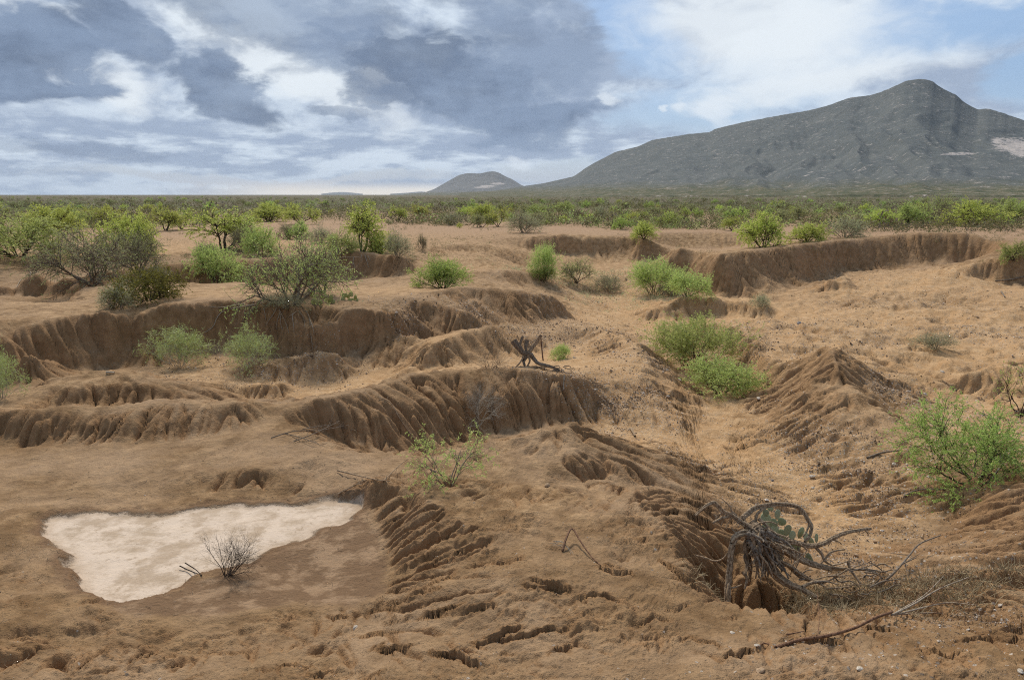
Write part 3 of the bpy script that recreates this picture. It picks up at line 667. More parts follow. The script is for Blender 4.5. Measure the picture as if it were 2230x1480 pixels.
# ---------------------------------------------------------------- mountains on the skyline
def skydir(u, v):
    dx = (u-UC)/FPX; dv = (VC-v)/FPX; dy = CP+dv*SP; dz = -SP+dv*CP
    r = math.hypot(dx, dy); return math.atan2(dx, dy), dz/r
def ridge_material(name, ca, cb, cc, patches=()):
    m, g, b = mat(name, .95)
    P = g.add('ShaderNodeNewGeometry').outputs['Position']
    n1 = g.noise(P, .006, 8, .68); n2 = g.noise(P, .035, 6, .7); n3 = g.noise(P, .12, 4, .7)
    c = g.mix(g.ss(n1, .36, .62), ca, cb)
    c = g.mix(g.m('MULTIPLY', g.ss(n2, .50, .66), .7), c, cc)
    c = g.mix(g.m('MULTIPLY', g.ss(n3, .52, .68), .6), c, (.075, .085, .06))
    sp = g.add('ShaderNodeSeparateXYZ'); g.put(sp.inputs[0], P)
    foot = g.m('ADD', sp.outputs[2], g.m('MULTIPLY', g.m('SUBTRACT', n1, .5), 60.))
    c = g.mix(g.ss(foot, 48., 8.), c, g.mix(g.ss(n2, .4, .6), (.075, .085, .04), (.15, .13, .075)))
    pk = g.attr('pale')
    c = g.mix(g.m('MULTIPLY', g.ss(g.m('ADD', pk, g.m('MULTIPLY', g.m('SUBTRACT', g.m('ADD', n2, n3), 1.), 3.2)), .35, .9), .8), c, (.58, .51, .46))
    g.put(b.inputs['Base Color'], c)
    bp = g.add('ShaderNodeBump'); bp.inputs['Strength'].default_value = 1.; bp.inputs['Distance'].default_value = 1.
    g.put(bp.inputs['Height'], g.m('ADD', g.m('MULTIPLY', n2, 5.), g.m('MULTIPLY', n3, 2.5))); g.put(b.inputs['Normal'], bp.outputs[0])
    return m
def make_range(name, sil, dist, foot, material, nu=700, ns=260, seed=3, rough=1., pale=(), spur=300.):
    A = [skydir(u, v) for u, v in sil]; a = np.array([t[0] for t in A]); e = np.array([t[1] for t in A])
    az = np.linspace(a[0], a[-1], nu); te = np.interp(az, a, e)
    k = np.ones(7)/7.; te = np.convolve(np.pad(te, 3, mode='edge'), k, 'valid')
    te = te+.0012*rough*fbm(az*160, az*0, 4, seed)*np.clip(te*12, 0, 1)
    H = te*dist+HCAM                                           # height of the crest above the plain
    s = np.linspace(0, 1, ns)**.9                              # 0 foot, 1 crest, then down the far side
    s = np.concatenate([s, 1+np.linspace(0, .8, 40)[1:]])
    S, AZ = np.meshgrid(s, az, indexing='ij')
    D = foot+(dist-foot)*S
    X, Y = D*np.sin(AZ), D*np.cos(AZ)
    prof = np.where(S <= 1, .30*S+.70*np.clip(S, 0, 1)**2.1, np.maximum(0, 1-(S-1)*1.4))
    Z = H[None,:]*prof
    # spurs and ravines running down towards the plain, and crags
    w = fbm(X/900., Y/900., 3, seed+5)
    rv = 1-np.abs(fbm(AZ*dist/spur+.6*w+.35*S*3, S*1.3, 4, seed+9))*2.0
    am = np.clip(S, 0, 1)*np.clip(1-S, 0, 1)*4
    Z = Z+H[None,:]*.16*rough*am*(rv-.4)
    cr = fbm(X/70., Y/70., 4, seed+20); Z = Z+np.minimum(H[None,:]*.03, 6)*cr*am**.5*.8*rough
    Z = np.where(S < .02, -3, Z)
    pl = np.zeros_like(X)
    for u, v, ru, rv_ in pale:
        p, q = skydir(u, v); dd = ((AZ-p)*FPX/ru)**2+(((Z-HCAM)/D-q)*FPX/rv_)**2; pl = np.maximum(pl, np.clip(1.3-dd, 0, 1))
    me = grid_mesh(name, X, Y, Z, {'pale': pl}); o = bpy.data.objects.new(name, me); col.objects.link(o); o['kind'] = 'structure'
    me.materials.append(material); return o
make_range("mountain", [(1000,420),(1080,415),(1135,406),(1185,399),(1250,384),(1275,366),(1292,356),(1340,331),(1390,319),(1420,305),(1500,292),(1545,288),(1560,280),(1620,266),(1700,251),(1760,241),(1800,231),(1825,222),(1850,213),(1900,207),(1940,192),(1960,182),(1978,175),(2005,172),(2028,175),(2042,186),(2060,197),(2085,208),(2098,222),(2112,230),(2130,239),(2150,236),(2180,245),(2230,262),(2330,285),(2480,330),(2700,372),(2950,410)],
    3600., 1500., ridge_material("mountain_rock", (.098, .112, .112), (.128, .138, .132), (.148, .152, .142)), nu=1000, ns=330, rough=.30,
    pale=((2205, 316, 30, 13), (2175, 306, 14, 6), (2225, 330, 20, 10), (2085, 335, 30, 3.)))
make_range("hill", [(880,422),(925,419),(945,412),(975,395),(1000,381),(1018,377),(1045,378),(1062,374),(1075,373),(1087,376),(1100,384),(1115,390),(1135,403),(1160,412),(1200,420)],
    8200., 6800., ridge_material("hill_rock", (.15, .155, .155), (.18, .18, .175), (.22, .215, .2)), nu=240, ns=120, seed=13, rough=.30, spur=500., pale=((1085, 400, 18, 2.5), (1062, 405, 18, 2), (1050,408,22,1.6)))
make_range("distant_hill", [(700,422),(722,419.5),(745,418),(765,419.5),(790,422)], 24000., 23000., bpy.data.materials.get("hill_rock"), nu=60, ns=24, seed=17, rough=.3, spur=900.)
make_range("distant_hill", [(850,422),(890,419.5),(915,417),(940,419.5),(980,422)], 20000., 19000., bpy.data.materials.get("hill_rock"), nu=60, ns=24, seed=18, rough=.3, spur=900.)
# ---------------------------------------------------------------- plants
def unit(v): return v/(np.linalg.norm(v, axis=-1, keepdims=True)+1e-9)
def perp(d, rng):
    r = rng.normal(size=d.shape); r = r-d*(r*d).sum(-1, keepdims=True); return unit(r)
def paths(start, dirn, length, n, rng, wob, up):
    """N polylines of n points that wander and bend by `up` (towards +z when positive)"""
    N = len(start); out = np.empty((N, n, 3)); out[:,0] = start; d = unit(dirn); st = (length/(n-1))[:,None]
    for k in range(1, n):
        d = unit(d+rng.normal(size=(N, 3))*wob+np.array([0, 0, up])/(n-1))
        out[:,k] = out[:,k-1]+d*st
    return out
def tubes(pts, r0, r1, sides):
    """ring tubes round N polylines; returns verts, quads"""
    N, n, _ = pts.shape
    tan = unit(np.gradient(pts, axis=1)); ref = np.where(np.abs(tan[..., 2:3]) > .9, np.array([1., 0, 0]), np.array([0, 0, 1.]))
    a = unit(np.cross(tan, ref)); b = np.cross(tan, a)
    t = np.linspace(0, 1, n)[None,:,None]
    rad = (np.asarray(r0).reshape(-1, 1, 1)*(1-t)+np.asarray(r1).reshape(-1, 1, 1)*t)
    ang = 2*math.pi*np.arange(sides)/sides
    v = pts[:,:,None]+rad[..., None]*(a[:,:,None]*np.cos(ang)[:,None]+b[:,:,None]*np.sin(ang)[:,None])
    base = (np.arange(N)[:,None,None]*n+np.arange(n-1)[None,:,None])*sides; s = np.arange(sides)[None,None,:]; s2 = (s+1) % sides
    q = np.stack([base+s, base+s2, base+sides+s2, base+sides+s], -1).reshape(-1, 4)
    return v.reshape(-1, 3), q
class Acc:
    def __init__(s): s.v = []; s.q = []; s.n = 0; s.t = []
    def put(s, v, q, tone=None):
        s.v.append(v); s.q.append(q+s.n); s.n += len(v)
        s.t.append(np.full(len(v), .5) if tone is None else tone)
    def mesh(s, name, material, smooth=True):
        me = bpy.data.meshes.new(name)
        fill_mesh(me, np.concatenate(s.v), np.concatenate(s.q), smooth)
        at = me.attributes.new('tone', 'FLOAT', 'POINT'); at.data.foreach_set("value", np.concatenate(s.t).astype(np.float32))
        me.materials.append(material); return me
def leaf_quads(p, d, L, W, rng):
    """lance-shaped leaves: p, d (N,3); L, W lengths"""
    N = len(p); side = perp(d, rng)
    L = (L*rng.uniform(.6, 1.3, N))[:,None]; W = (W*rng.uniform(.7, 1.2, N))[:,None]
    sag = np.array([0, 0, -.12])*L
    v = np.stack([p+d*L*.3+side*W*.5, p+d*L+sag, p-side*W*.3], 1).reshape(-1, 3)
    q = np.arange(N*3).reshape(N, 3); return v, q, np.repeat(rng.random(N), 3)
def leaf_material(name, ca, cb, trans=.45):
    m, g, b = mat(name, .6)
    t = g.attr('tone'); oi = g.add('ShaderNodeObjectInfo').outputs['Random']
    c = g.mix(t, ca, cb)
    hs = g.add('ShaderNodeHueSaturation'); g.put(hs.inputs['Color'], c)
    g.put(hs.inputs['Hue'], g.m('MULTIPLY_ADD', oi, .035, .483)); g.put(hs.inputs['Value'], g.m('MULTIPLY_ADD', oi, .35, .82))
    g.put(b.inputs['Base Color'], hs.outputs[0])
    tr = g.add('ShaderNodeBsdfTranslucent'); g.put(tr.inputs[0], hs.outputs[0])
    mx = g.add('ShaderNodeMixShader'); mx.inputs[0].default_value = trans
    g.l.new(b.outputs[0], mx.inputs[1]); g.l.new(tr.outputs[0], mx.inputs[2])
    g.l.new(mx.outputs[0], m.node_tree.nodes['Material Output'].inputs[0]); return m
def bark_material(name, ca, cb, sc=30.):
    m, g, b = mat(name, .9)
    P = g.add('ShaderNodeTexCoord').outputs['Object']
    mp = g.add('ShaderNodeMapping'); g.put(mp.inputs[0], P); mp.inputs['Scale'].default_value = (1, 1, .35)
    n = g.noise(mp.outputs[0], sc, 5, .7); c = g.mix(g.ss(n, .35, .65), ca, cb); g.put(b.inputs['Base Color'], c)
    bp = g.add('ShaderNodeBump'); bp.inputs['Strength'].default_value = .7; bp.inputs['Distance'].default_value = .02
    g.put(bp.inputs['Height'], n); g.put(b.inputs['Normal'], bp.outputs[0]); return m
M = dict(
    bright=leaf_material("leaf_yellow_green", (.50, .57, .10), (.72, .77, .24)),
    green=leaf_material("leaf_fresh_green", (.36, .48, .10), (.57, .66, .22)),
    soft=leaf_material("leaf_soft_green", (.42, .53, .13), (.66, .73, .28)),
    scrub=leaf_material("leaf_scrub", (.13, .135, .055), (.26, .25, .12)), scrubg=leaf_material("leaf_scrub_green", (.22, .28, .09), (.40, .46, .17)),
    olive=leaf_material("leaf_olive", (.29, .31, .13), (.48, .48, .23)),
    dark=leaf_material("leaf_dark_green", (.19, .19, .035), (.32, .31, .06)),
    grey=leaf_material("leaf_grey_green", (.38, .41, .21), (.58, .60, .37)),
    broom=leaf_material("stem_broom_green", (.40, .47, .15), (.60, .64, .28), .15),
    bark=bark_material("bark_dark", (.05, .038, .027), (.15, .115, .08)),
    twig=bark_material("twig_grey", (.13, .10, .075), (.30, .24, .18)),
    pale=bark_material("wood_weathered", (.17, .11, .065), (.50, .37, .24), 40.),
    black=bark_material("twig_dark", (.03, .022, .018), (.075, .055, .042)),
    silver=bark_material("twig_silver", (.28, .25, .20), (.55, .50, .41)),
    root=bark_material("root_pale", (.26, .20, .14), (.50, .41, .31), 40.),
    redwood=bark_material("root_reddish", (.10, .05, .03), (.30, .17, .10), 40.))
def make_plant(seed, stems=5, h=1., w=1., spread=.9, lean=0., l1=9, l2=7, leaves=7, L=.05, W=.018, leafm='green', barkm='bark', stem_r=.022, up0=.35, up1=.25, up2=-.15,
               twig_extra=0, trunk=0., low=.25, tipleaf=1., sides=5, lenr=(.55, .34), base_r=.05, bare=0.):
    """woody plant of unit size: forked stems, limbs, twigs, and leaves on the twigs. returns (wood mesh, leaf mesh)"""
    rng = np.random.default_rng(seed); wood = Acc(); lf = Acc()
    a = 2*math.pi*(np.arange(stems)+rng.uniform(-.35, .35, stems))/stems
    tilt = spread*rng.uniform(.35, 1.1, stems)
    d = np.stack([np.cos(a)*np.sin(tilt), np.sin(a)*np.sin(tilt), np.cos(tilt)], 1); d[:,0] += lean
    st = np.stack([np.cos(a), np.sin(a), 0*a-.6], 1)*base_r*rng.uniform(.2, 1, stems)[:,None]
    ln = rng.uniform(.62, 1., stems)*(.62+.25*np.sin(tilt))
    p0 = paths(st, d, ln, 8, rng, .17, up0)
    r0 = stem_r*rng.uniform(.7, 1.25, stems)
    v, q = tubes(p0, r0, r0*.3, sides); wood.put(v, q)
    def kids(par, n, lo, hi, ang):
        N = len(par); pi = np.repeat(np.arange(N), n); t = lo+(hi-lo)*rng.random(N*n)**.8
        k = t*(par.shape[1]-1.001); k0 = k.astype(int); f = (k-k0)[:,None]
        pos = par[pi,k0]*(1-f)+par[pi,k0+1]*f; tg = unit(par[pi,k0+1]-par[pi,k0])
        an = ang*rng.uniform(.6, 1.3, N*n)[:,None]
        return pos, unit(tg*np.cos(an)+perp(tg, rng)*np.sin(an)), t
    s1, d1, t1 = kids(p0, l1, low, 1., .85); N1 = len(s1)
    p1 = paths(s1, d1, lenr[0]*rng.uniform(.55, 1.15, N1)*(1.15-.55*t1), 6, rng, .2, up1)
    v, q = tubes(p1, stem_r*.38, stem_r*.14, 3); wood.put(v, q)
    s2, d2, t2 = kids(p1, l2, .15, 1., .8); N2 = len(s2)
    p2 = paths(s2, d2, lenr[1]*rng.uniform(.5, 1.2, N2)*(1.2-.5*t2), 4, rng, .22, up2)
    v, q = tubes(p2, stem_r*.15, stem_r*.07, 3); wood.put(v, q)
    if leaves:
        sel = p2[rng.random(N2) >= bare]
        s3, d3, t3 = kids(sel, leaves, .1, 1., 1.0)
        zc = s3[:,2]; v, q, tn = leaf_quads(s3, unit(d3+np.array([0, 0, -.1])), L, W, rng); lf.put(v, q, tn)
        e = sel[:,-1]; v, q, tn = leaf_quads(np.repeat(e, 2, 0), unit(np.repeat(sel[:,-1]-sel[:,-2], 2, 0)+rng.normal(size=(len(e)*2, 3))*.3), L*1.2, W, rng); lf.put(v, q, tn)
    allv = np.concatenate(wood.v+(lf.v or []))
    x0 = np.percentile(allv[:,0], [1.0, 99.0]); y0 = np.percentile(allv[:,1], [1., 99.]); z1 = np.percentile(allv[:,2], 99.3)
    sx = 1/max(x0[1]-x0[0], y0[1]-y0[0]); sz = 1/z1
    for A in (wood, lf):
        A.v = [t*np.array([sx, sx, sz]) for t in A.v]
    return wood.mesh("branches", M[barkm]), (lf.mesh("foliage", M[leafm], False) if leaves else None), x0[0]*sx
KINDS = {}
def kind(name, n, seed, **kw): KINDS[name] = [make_plant(seed+7*i, **kw) for i in range(n)]
kind('mesquite', 3, 100, stems=9, spread=1.05, l1=9, l2=8, leaves=24, L=0.036, W=0.0221, leafm='bright', up1=.12, up2=-.45, low=.15)
kind('mesquite_green', 2, 140, stems=9, spread=1.05, l1=9, l2=8, leaves=24, L=0.034, W=0.0221, leafm='soft', up1=.15, up2=-.35, low=.12)
kind('mound', 2, 600, stems=15, spread=1.15, l1=8, l2=8, leaves=17, L=.032, W=.02, leafm='soft', up0=.3, up1=.15, up2=-.3, low=.1, stem_r=.012, base_r=.08)
kind('tree', 2, 180, stems=3, spread=.75, l1=11, l2=9, leaves=20, L=0.036, W=0.0221, leafm='bright', up0=.1, up1=.1, up2=-.3, low=.5, stem_r=.03, base_r=.02)
kind('twiggy', 2, 220, stems=8, spread=1.05, l1=11, l2=11, leaves=11, L=0.024, W=.0115, leafm='olive', barkm='twig', up1=.1, up2=-.2, low=.2, bare=.35, stem_r=.018)
kind('twiggy_green', 2, 240, stems=7, spread=1.0, l1=11, l2=11, leaves=13, L=0.025, W=.0115, leafm='soft', barkm='twig', up1=.1, up2=-.2, low=.3, bare=.25, stem_r=.022)
kind('feather', 2, 260, stems=22, spread=.95, l1=6, l2=9, leaves=18, L=0.03, W=0.0153, leafm='soft', barkm='black', up0=.55, up1=.5, up2=.0, low=.3, stem_r=.007, base_r=.13)
kind('feather_low', 2, 290, stems=16, spread=1.1, l1=7, l2=9, leaves=15, L=0.034, W=0.0204, leafm='soft', barkm='black', up0=.35, up1=.1, up2=-.25, low=.3, stem_r=.010, base_r=.12)
kind('dense', 2, 320, stems=16, spread=1.05, l1=8, l2=9, leaves=15, L=0.034, W=0.0221, leafm='green', barkm='black', up0=.4, up1=.4, up2=.1, low=.2, stem_r=.012, base_r=.1)
kind('dark_dense', 1, 340, stems=12, spread=1.15, l1=9, l2=9, leaves=16, L=0.03, W=0.0255, leafm='dark', barkm='black', up0=.3, up1=.2, low=.25, stem_r=.014, base_r=.08)
kind('greybush', 2, 360, stems=12, spread=.95, l1=9, l2=9, leaves=12, L=0.026, W=0.0170, leafm='grey', barkm='twig', up0=.4, up1=.3, low=.2, stem_r=.013, base_r=.08, bare=.2)
kind('broom', 2, 390, stems=17, spread=1.15, l1=7, l2=5, leaves=4, L=.10, W=0.0153, leafm='broom', barkm='silver', up0=.5, up1=.5, up2=.3, low=.15, stem_r=.006, base_r=.10, lenr=(.5, .3))
kind('right_shrub', 1, 430, stems=11, spread=1.35, lean=-.35, l1=11, l2=10, leaves=22, bare=.1, L=0.027, W=0.0136, leafm='green', barkm='black', up0=.35, up1=.15, up2=-.1, low=.25, stem_r=.011, base_r=.07)
kind('sapling', 1, 440, stems=9, spread=.95, l1=5, l2=4, leaves=14, L=0.045, W=0.0187, leafm='soft', barkm='twig', up0=.3, up1=.3, up2=-.1, low=.55, stem_r=.012, base_r=.05, bare=.3)
kind('edge_shrub', 1, 450, stems=5, spread=.9, l1=7, l2=6, leaves=8, L=.05, W=0.0153, leafm='green', barkm='black', up0=.4, up1=.2, low=.3, stem_r=.016, bare=.45)
kind('dead_grey', 1, 460, stems=9, spread=1.2, l1=9, l2=11, leaves=0, barkm='silver', up0=.2, up1=.1, up2=.0, low=.2, stem_r=.010, base_r=.03)
kind('dead_dark', 1, 470, stems=15, spread=.95, lean=.5, l1=8, l2=5, leaves=0, barkm='black', up0=.3, up1=.3, up2=.1, low=.25, stem_r=.009, base_r=.05)
kind('brush', 2, 480, stems=16, spread=1.35, l1=7, l2=6, leaves=0, barkm='pale', up0=.1, up1=.1, up2=.0, low=.1, stem_r=.010, base_r=.15)
kind('dry', 2, 490, stems=26, spread=.8, l1=3, l2=2, leaves=0, barkm='root', up0=.1, low=.3, stem_r=.006, base_r=.15)
kind('far_bright', 3, 520, stems=4, spread=.95, l1=7, l2=5, leaves=17, L=.055, W=0.0442, leafm='bright', up1=.15, up2=-.3, low=.3, sides=3)
kind('far_olive', 3, 540, stems=5, spread=1.0, l1=7, l2=5, leaves=17, L=.055, W=0.0442, leafm='olive', up1=.15, up2=-.2, low=.25, sides=3)
kind('far_green', 3, 560, stems=5, spread=.95, l1=7, l2=5, leaves=17, L=.055, W=0.0442, leafm='green', up1=.15, up2=-.2, low=.25, sides=3)
kind('far_twig', 2, 580, stems=5, spread=.9, l1=7, l2=6, leaves=2, L=.09, W=0.0510, leafm='olive', barkm='twig', up1=.1, low=.25, sides=3)
NAMES = dict(mound='mesquite_bush', mesquite='mesquite_bush', mesquite_green='mesquite_bush', tree='mesquite_tree', twiggy='thorn_bush', twiggy_green='thorn_tree', feather='feathery_shrub', feather_low='feathery_shrub', dense='green_shrub',
    dark_dense='dark_shrub', greybush='grey_shrub', broom='broom_shrub', right_shrub='acacia_shrub', sapling='acacia_sapling', edge_shrub='acacia_shrub', dead_grey='dead_shrub', dead_dark='dead_shrub', brush='dead_brush', dry='dry_grass_tuft',
    far_bright='desert_shrub', far_olive='desert_shrub', far_green='desert_shrub', far_twig='desert_shrub')
def tag(o, label, cat, group=None):
    o['label'] = label; o['category'] = cat
    if group: o['group'] = group
def plant(k, i, loc, w, h, label, cat, group=None, rz=None, sink=.02):
    wood, lf, _ = KINDS[k][i % len(KINDS[k])]
    root = bpy.data.objects.new(NAMES[k], None); col.objects.link(root); root.empty_display_size = .2
    root.location = (loc[0], loc[1], loc[2]-sink*h); root.scale = (w, w, h); root.rotation_euler = (0, 0, rz if rz is not None else random.random()*6.28)
    tag(root, label, cat, group)
    for nm, me in (("branches", wood), ("foliage", lf)):
        if me:
            c = bpy.data.objects.new(nm, me); col.objects.link(c); c.parent = root
    return root
random.seed(4)
USED = []
def spot(k, i, u, v, wpx, hpx, label, cat='shrub', group=None, rz=None, sink=.02):
    p = hit(u, v); d = (p[1]*CP-(p[2]-HCAM)*SP)/FPX; USED.append((p[0], p[1], wpx*d*.5))
    return plant(k, i, p, wpx*d*1.12, hpx*d*1.05, label, cat, group, rz, sink)
# -- far left, on the plain and along the first scarp
spot('mound', 0, 45, 560, 205, 104, "large bright green bush cut by the left edge, on the low scarp", 'bush')
spot('mesquite', 1, 108, 508, 105, 58, "rounded yellow-green bush just behind the large bush at the left edge", 'bush')
spot('mound', 1, 150, 497, 80, 44, "green bush behind and right of the rounded yellow-green bush at far left", 'bush')
spot('mesquite', 2, 228, 493, 78, 40, "low spreading green bush behind the tangled grey thorn bush", 'bush')
spot('tree', 0, 362, 502, 70, 48, "left one of a pair of bright trees with dark forked trunks on bare pink ground", 'tree')
spot('tree', 1, 396, 500, 62, 46, "right one of a pair of bright trees with dark forked trunks on bare pink ground", 'tree')
spot('mesquite', 2, 285, 562, 125, 94, "light green bush rising behind the big tangled grey thorn bush", 'bush')
spot('twiggy', 0, 205, 618, 240, 118, "big tangled grey thorn bush with thin foliage hanging over the left scarp", 'bush')
spot('twiggy', 1, 300, 600, 110, 100, "dark twiggy thorn bush on the right flank of the big tangled one", 'bush')
spot('tree', 2, 488, 545, 150, 86, "yellow-green tree with dark twisted trunk above the soft round bush", 'tree')
spot('twiggy', 2, 535, 552, 78, 62, "dark bare-looking bush at the foot of the yellow-green tree", 'bush')
spot('mound', 0, 568, 556, 66, 74, "bright green bush right of the dark bare-looking bush, behind the split-trunk tree", 'bush')
spot('mound', 1, 473, 613, 106, 80, "soft round pale green bush in front of the low scarp, left of the split-trunk tree", 'bush')
spot('greybush', 0, 452, 552, 50, 26, "small grey-green bush under the yellow-green tree", 'bush')
spot('twiggy_green', 0, 640, 662, 215, 150, "thorn tree with split trunk and sparse green crown on the edge of the long bank", 'tree')
spot('twiggy_green', 1, 705, 640, 100, 95, "drooping thorn bush leaning right beside the split-trunk tree", 'bush')
spot('greybush', 1, 615, 672, 90, 40, "low grey-green growth at the foot of the split-trunk tree", 'bush')
spot('dark_dense', 0, 325, 655, 160, 72, "dark olive-green shrub on the bench left of the split-trunk tree", 'shrub')
spot('greybush', 2, 258, 672, 70, 60, "pale grey-green bush at the left foot of the dark olive shrub", 'bush')
spot('greybush', 0, 330, 612, 70, 40, "pale bush showing over the top of the dark olive shrub", 'bush')
spot('tree', 0, 788, 548, 105, 100, "tall yellow-green tree on the undercut mound", 'tree')
spot('mound', 0, 742, 551, 75, 50, "bright low bush left of the trunk on the undercut mound", 'bush')
spot('mesquite', 1, 828, 551, 60, 45, "bright low bush right of the trunk on the undercut mound", 'bush')
spot('greybush', 1, 865, 560, 56, 58, "grey-green bush at the right end of the undercut mound", 'bush')
spot('dense', 0, 964, 627, 108, 62, "dense fresh green shrub alone on the middle terraces", 'shrub')
spot('twiggy', 0, 918, 545, 26, 34, "small leafless bush on the terraces behind the dense green shrub", 'bush')
for k, i, u, v, w, h, lab in (
    ('mesquite', 0, 585, 482, 88, 38, "bright bush on the plain left of centre, broadest of its row"), ('tree', 1, 655, 488, 80, 44, "bright tree with dark stems right of the broad bush on the plain"),
    ('mesquite_green', 2, 652, 521, 52, 38, "small green bush between the yellow-green tree and the undercut mound"), ('twiggy', 1, 628, 520, 45, 34, "grey bush left of the small green bush near the undercut mound"),
    ('greybush', 2, 695, 530, 60, 40, "low grey bush left behind the undercut mound"), ('tree', 2, 866, 484, 38, 34, "small bright tree right behind the undercut mound"),
    ('tree', 0, 912, 476, 46, 30, "dark-stemmed tree on the plain beyond the terraces"), ('greybush', 0, 990, 490, 52, 32, "greyish bush with bare stems beyond the terraces"),
    ('mesquite', 2, 1048, 476, 48, 32, "round bright bush on the plain above the terraces"), ('tree', 1, 1084, 494, 52, 42, "dark-trunked tree at the head of the far gully"),
    ('greybush', 1, 1140, 507, 78, 48, "broad grey-green bush on the rim of the far gully wall"), ('mesquite_green', 0, 1168, 470, 46, 24, "small green bush behind the broad grey-green rim bush"),
    ('greybush', 2, 1310, 478, 42, 34, "greyish bush on the plain above the far gully wall"), ('far_green', 1, 1352, 500, 34, 30, "small dark green tree with thin trunk above the far gully wall"),
    ('mesquite', 3, 1402, 519, 60, 36, "bright yellow-green bush on the lip of the far gully wall"), ('twiggy', 2, 1455, 492, 64, 28, "dark low bush right of the bright lip bush"),
    ('tree', 2, 1595, 502, 42, 30, "small tree with exposed roots on a spur of the far gully"), ('far_olive', 0, 1700, 484, 60, 26, "olive bush behind the bright bush on the right rim"),
    ('twiggy', 0, 1255, 480, 44, 26, "dark twiggy bush on the plain above the middle of the far wall"), ('mesquite_green', 1, 1230, 462, 44, 22, "green bush farther back above the middle of the far wall")):
    spot(k, i, u, v, w, h, lab, 'tree' if k == 'tree' else 'bush')
# -- the wash
spot('feather', 1, 1186, 607, 56, 72, "tall green shrub against the terrace foot in the wash", 'shrub')
spot('dense', 1, 1180, 610, 54, 30, "low bright green growth below the tall shrub at the terrace foot", 'shrub')
spot('twiggy_green', 1, 1256, 614, 70, 50, "grey and green bush standing in the pebbly wash", 'bush')
spot('greybush', 0, 1325, 636, 56, 46, "dry grey bush in the pebbly wash right of centre", 'bush')
spot('feather', 0, 1425, 640, 105, 76, "tall fresh green thicket in the wash under the right wall", 'thicket')
spot('feather_low', 1, 1498, 643, 95, 52, "darker green lower half of the thicket under the right wall", 'thicket')
spot('greybush', 2, 1462, 643, 60, 40, "greyish bush in front of the green thicket under the right wall", 'bush')
spot('feather', 2, 1508, 797, 190, 108, "large feathery light green shrub beside the cone-shaped mound", 'shrub')
spot('feather_low', 0, 1572, 856, 178, 78, "low pale green shrub in front of the large feathery shrub", 'shrub')
spot('greybush', 1, 2036, 758, 84, 34, "low olive shrub in the sandy gully at right", 'shrub')
spot('greybush', 2, 1655, 668, 40, 30, "thin dry weed at the foot of the right wall", 'weed')
# -- right rim
spot('mesquite', 0, 1662, 538, 92, 72, "bright round bush with dark stem on the rim of the right wall", 'bush')
spot('mesquite', 2, 1756, 527, 74, 40, "yellow-green low bush right of the bright round rim bush", 'bush')
spot('greybush', 0, 1840, 517, 78, 50, "silvery grey-green bush on the rim of the right wall", 'bush')
for k, i, u, v, w, h, lab in (('mesquite', 1, 1920, 492, 62, 34, "bright bush behind the silvery rim bush"), ('mesquite_green', 1, 1978, 490, 66, 44, "green bush in the scrub right of the silvery rim bush"),
    ('twiggy_green', 0, 2022, 480, 92, 54, "dark spreading tree in the scrub behind the right rim"), ('mesquite', 3, 2110, 492, 120, 52, "broad bright bush in the scrub behind the right rim"),
    ('mesquite_green', 2, 2205, 484, 90, 46, "green bush cut by the right edge behind the rim")):
    spot(k, i, u, v, w, h, lab, 'tree' if 'tree' in lab else 'bush')
spot('mesquite_green', 0, 2206, 568, 62, 40, "small fern-like green bush on the round mound at the right edge", 'bush')
# -- near
spot('broom', 0, 392, 796, 122, 80, "grey-green broom shrub below the long bank, left of two", 'shrub')
spot('broom', 1, 545, 795, 118, 84, "yellower green broom shrub below the long bank, right of two", 'shrub')
spot('dry', 0, 500, 848, 46, 34, "tuft of dry stalks below the two broom shrubs", 'grass tuft')
spot('broom', 1, 2, 868, 90, 118, "straggly green broom shrub cut by the left edge", 'shrub')
spot('right_shrub', 0, 2128, 1046, 290, 165, "big acacia shrub with dark stems and fine leaves at the right edge", 'shrub', rz=.3)
spot('edge_shrub', 0, 2222, 900, 95, 120, "thin dark-stemmed acacia reaching in from the right edge", 'shrub')
spot('sapling', 0, 978, 1060, 190, 122, "sparse acacia sapling on the foreground ridge", 'sapling')
spot('dead_grey', 0, 1042, 925, 120, 92, "dead silvery shrub on the rilled face of the central mound", 'shrub')
spot('feather_low', 0, 1222, 782, 46, 32, "small bright green plant right of the dead stump on the central mound", 'plant')
spot('dead_dark', 0, 492, 1252, 120, 92, "dead black-twigged shrub at the edge of the pale pan", 'shrub', rz=0.)
spot('brush', 0, 1066, 799, 105, 44, "heap of grey dead brush left of the dead stump", 'brush pile')
spot('dry', 1, 1240, 742, 60, 36, "dry straw-coloured weeds in the hollow behind the dead stump", 'weed')
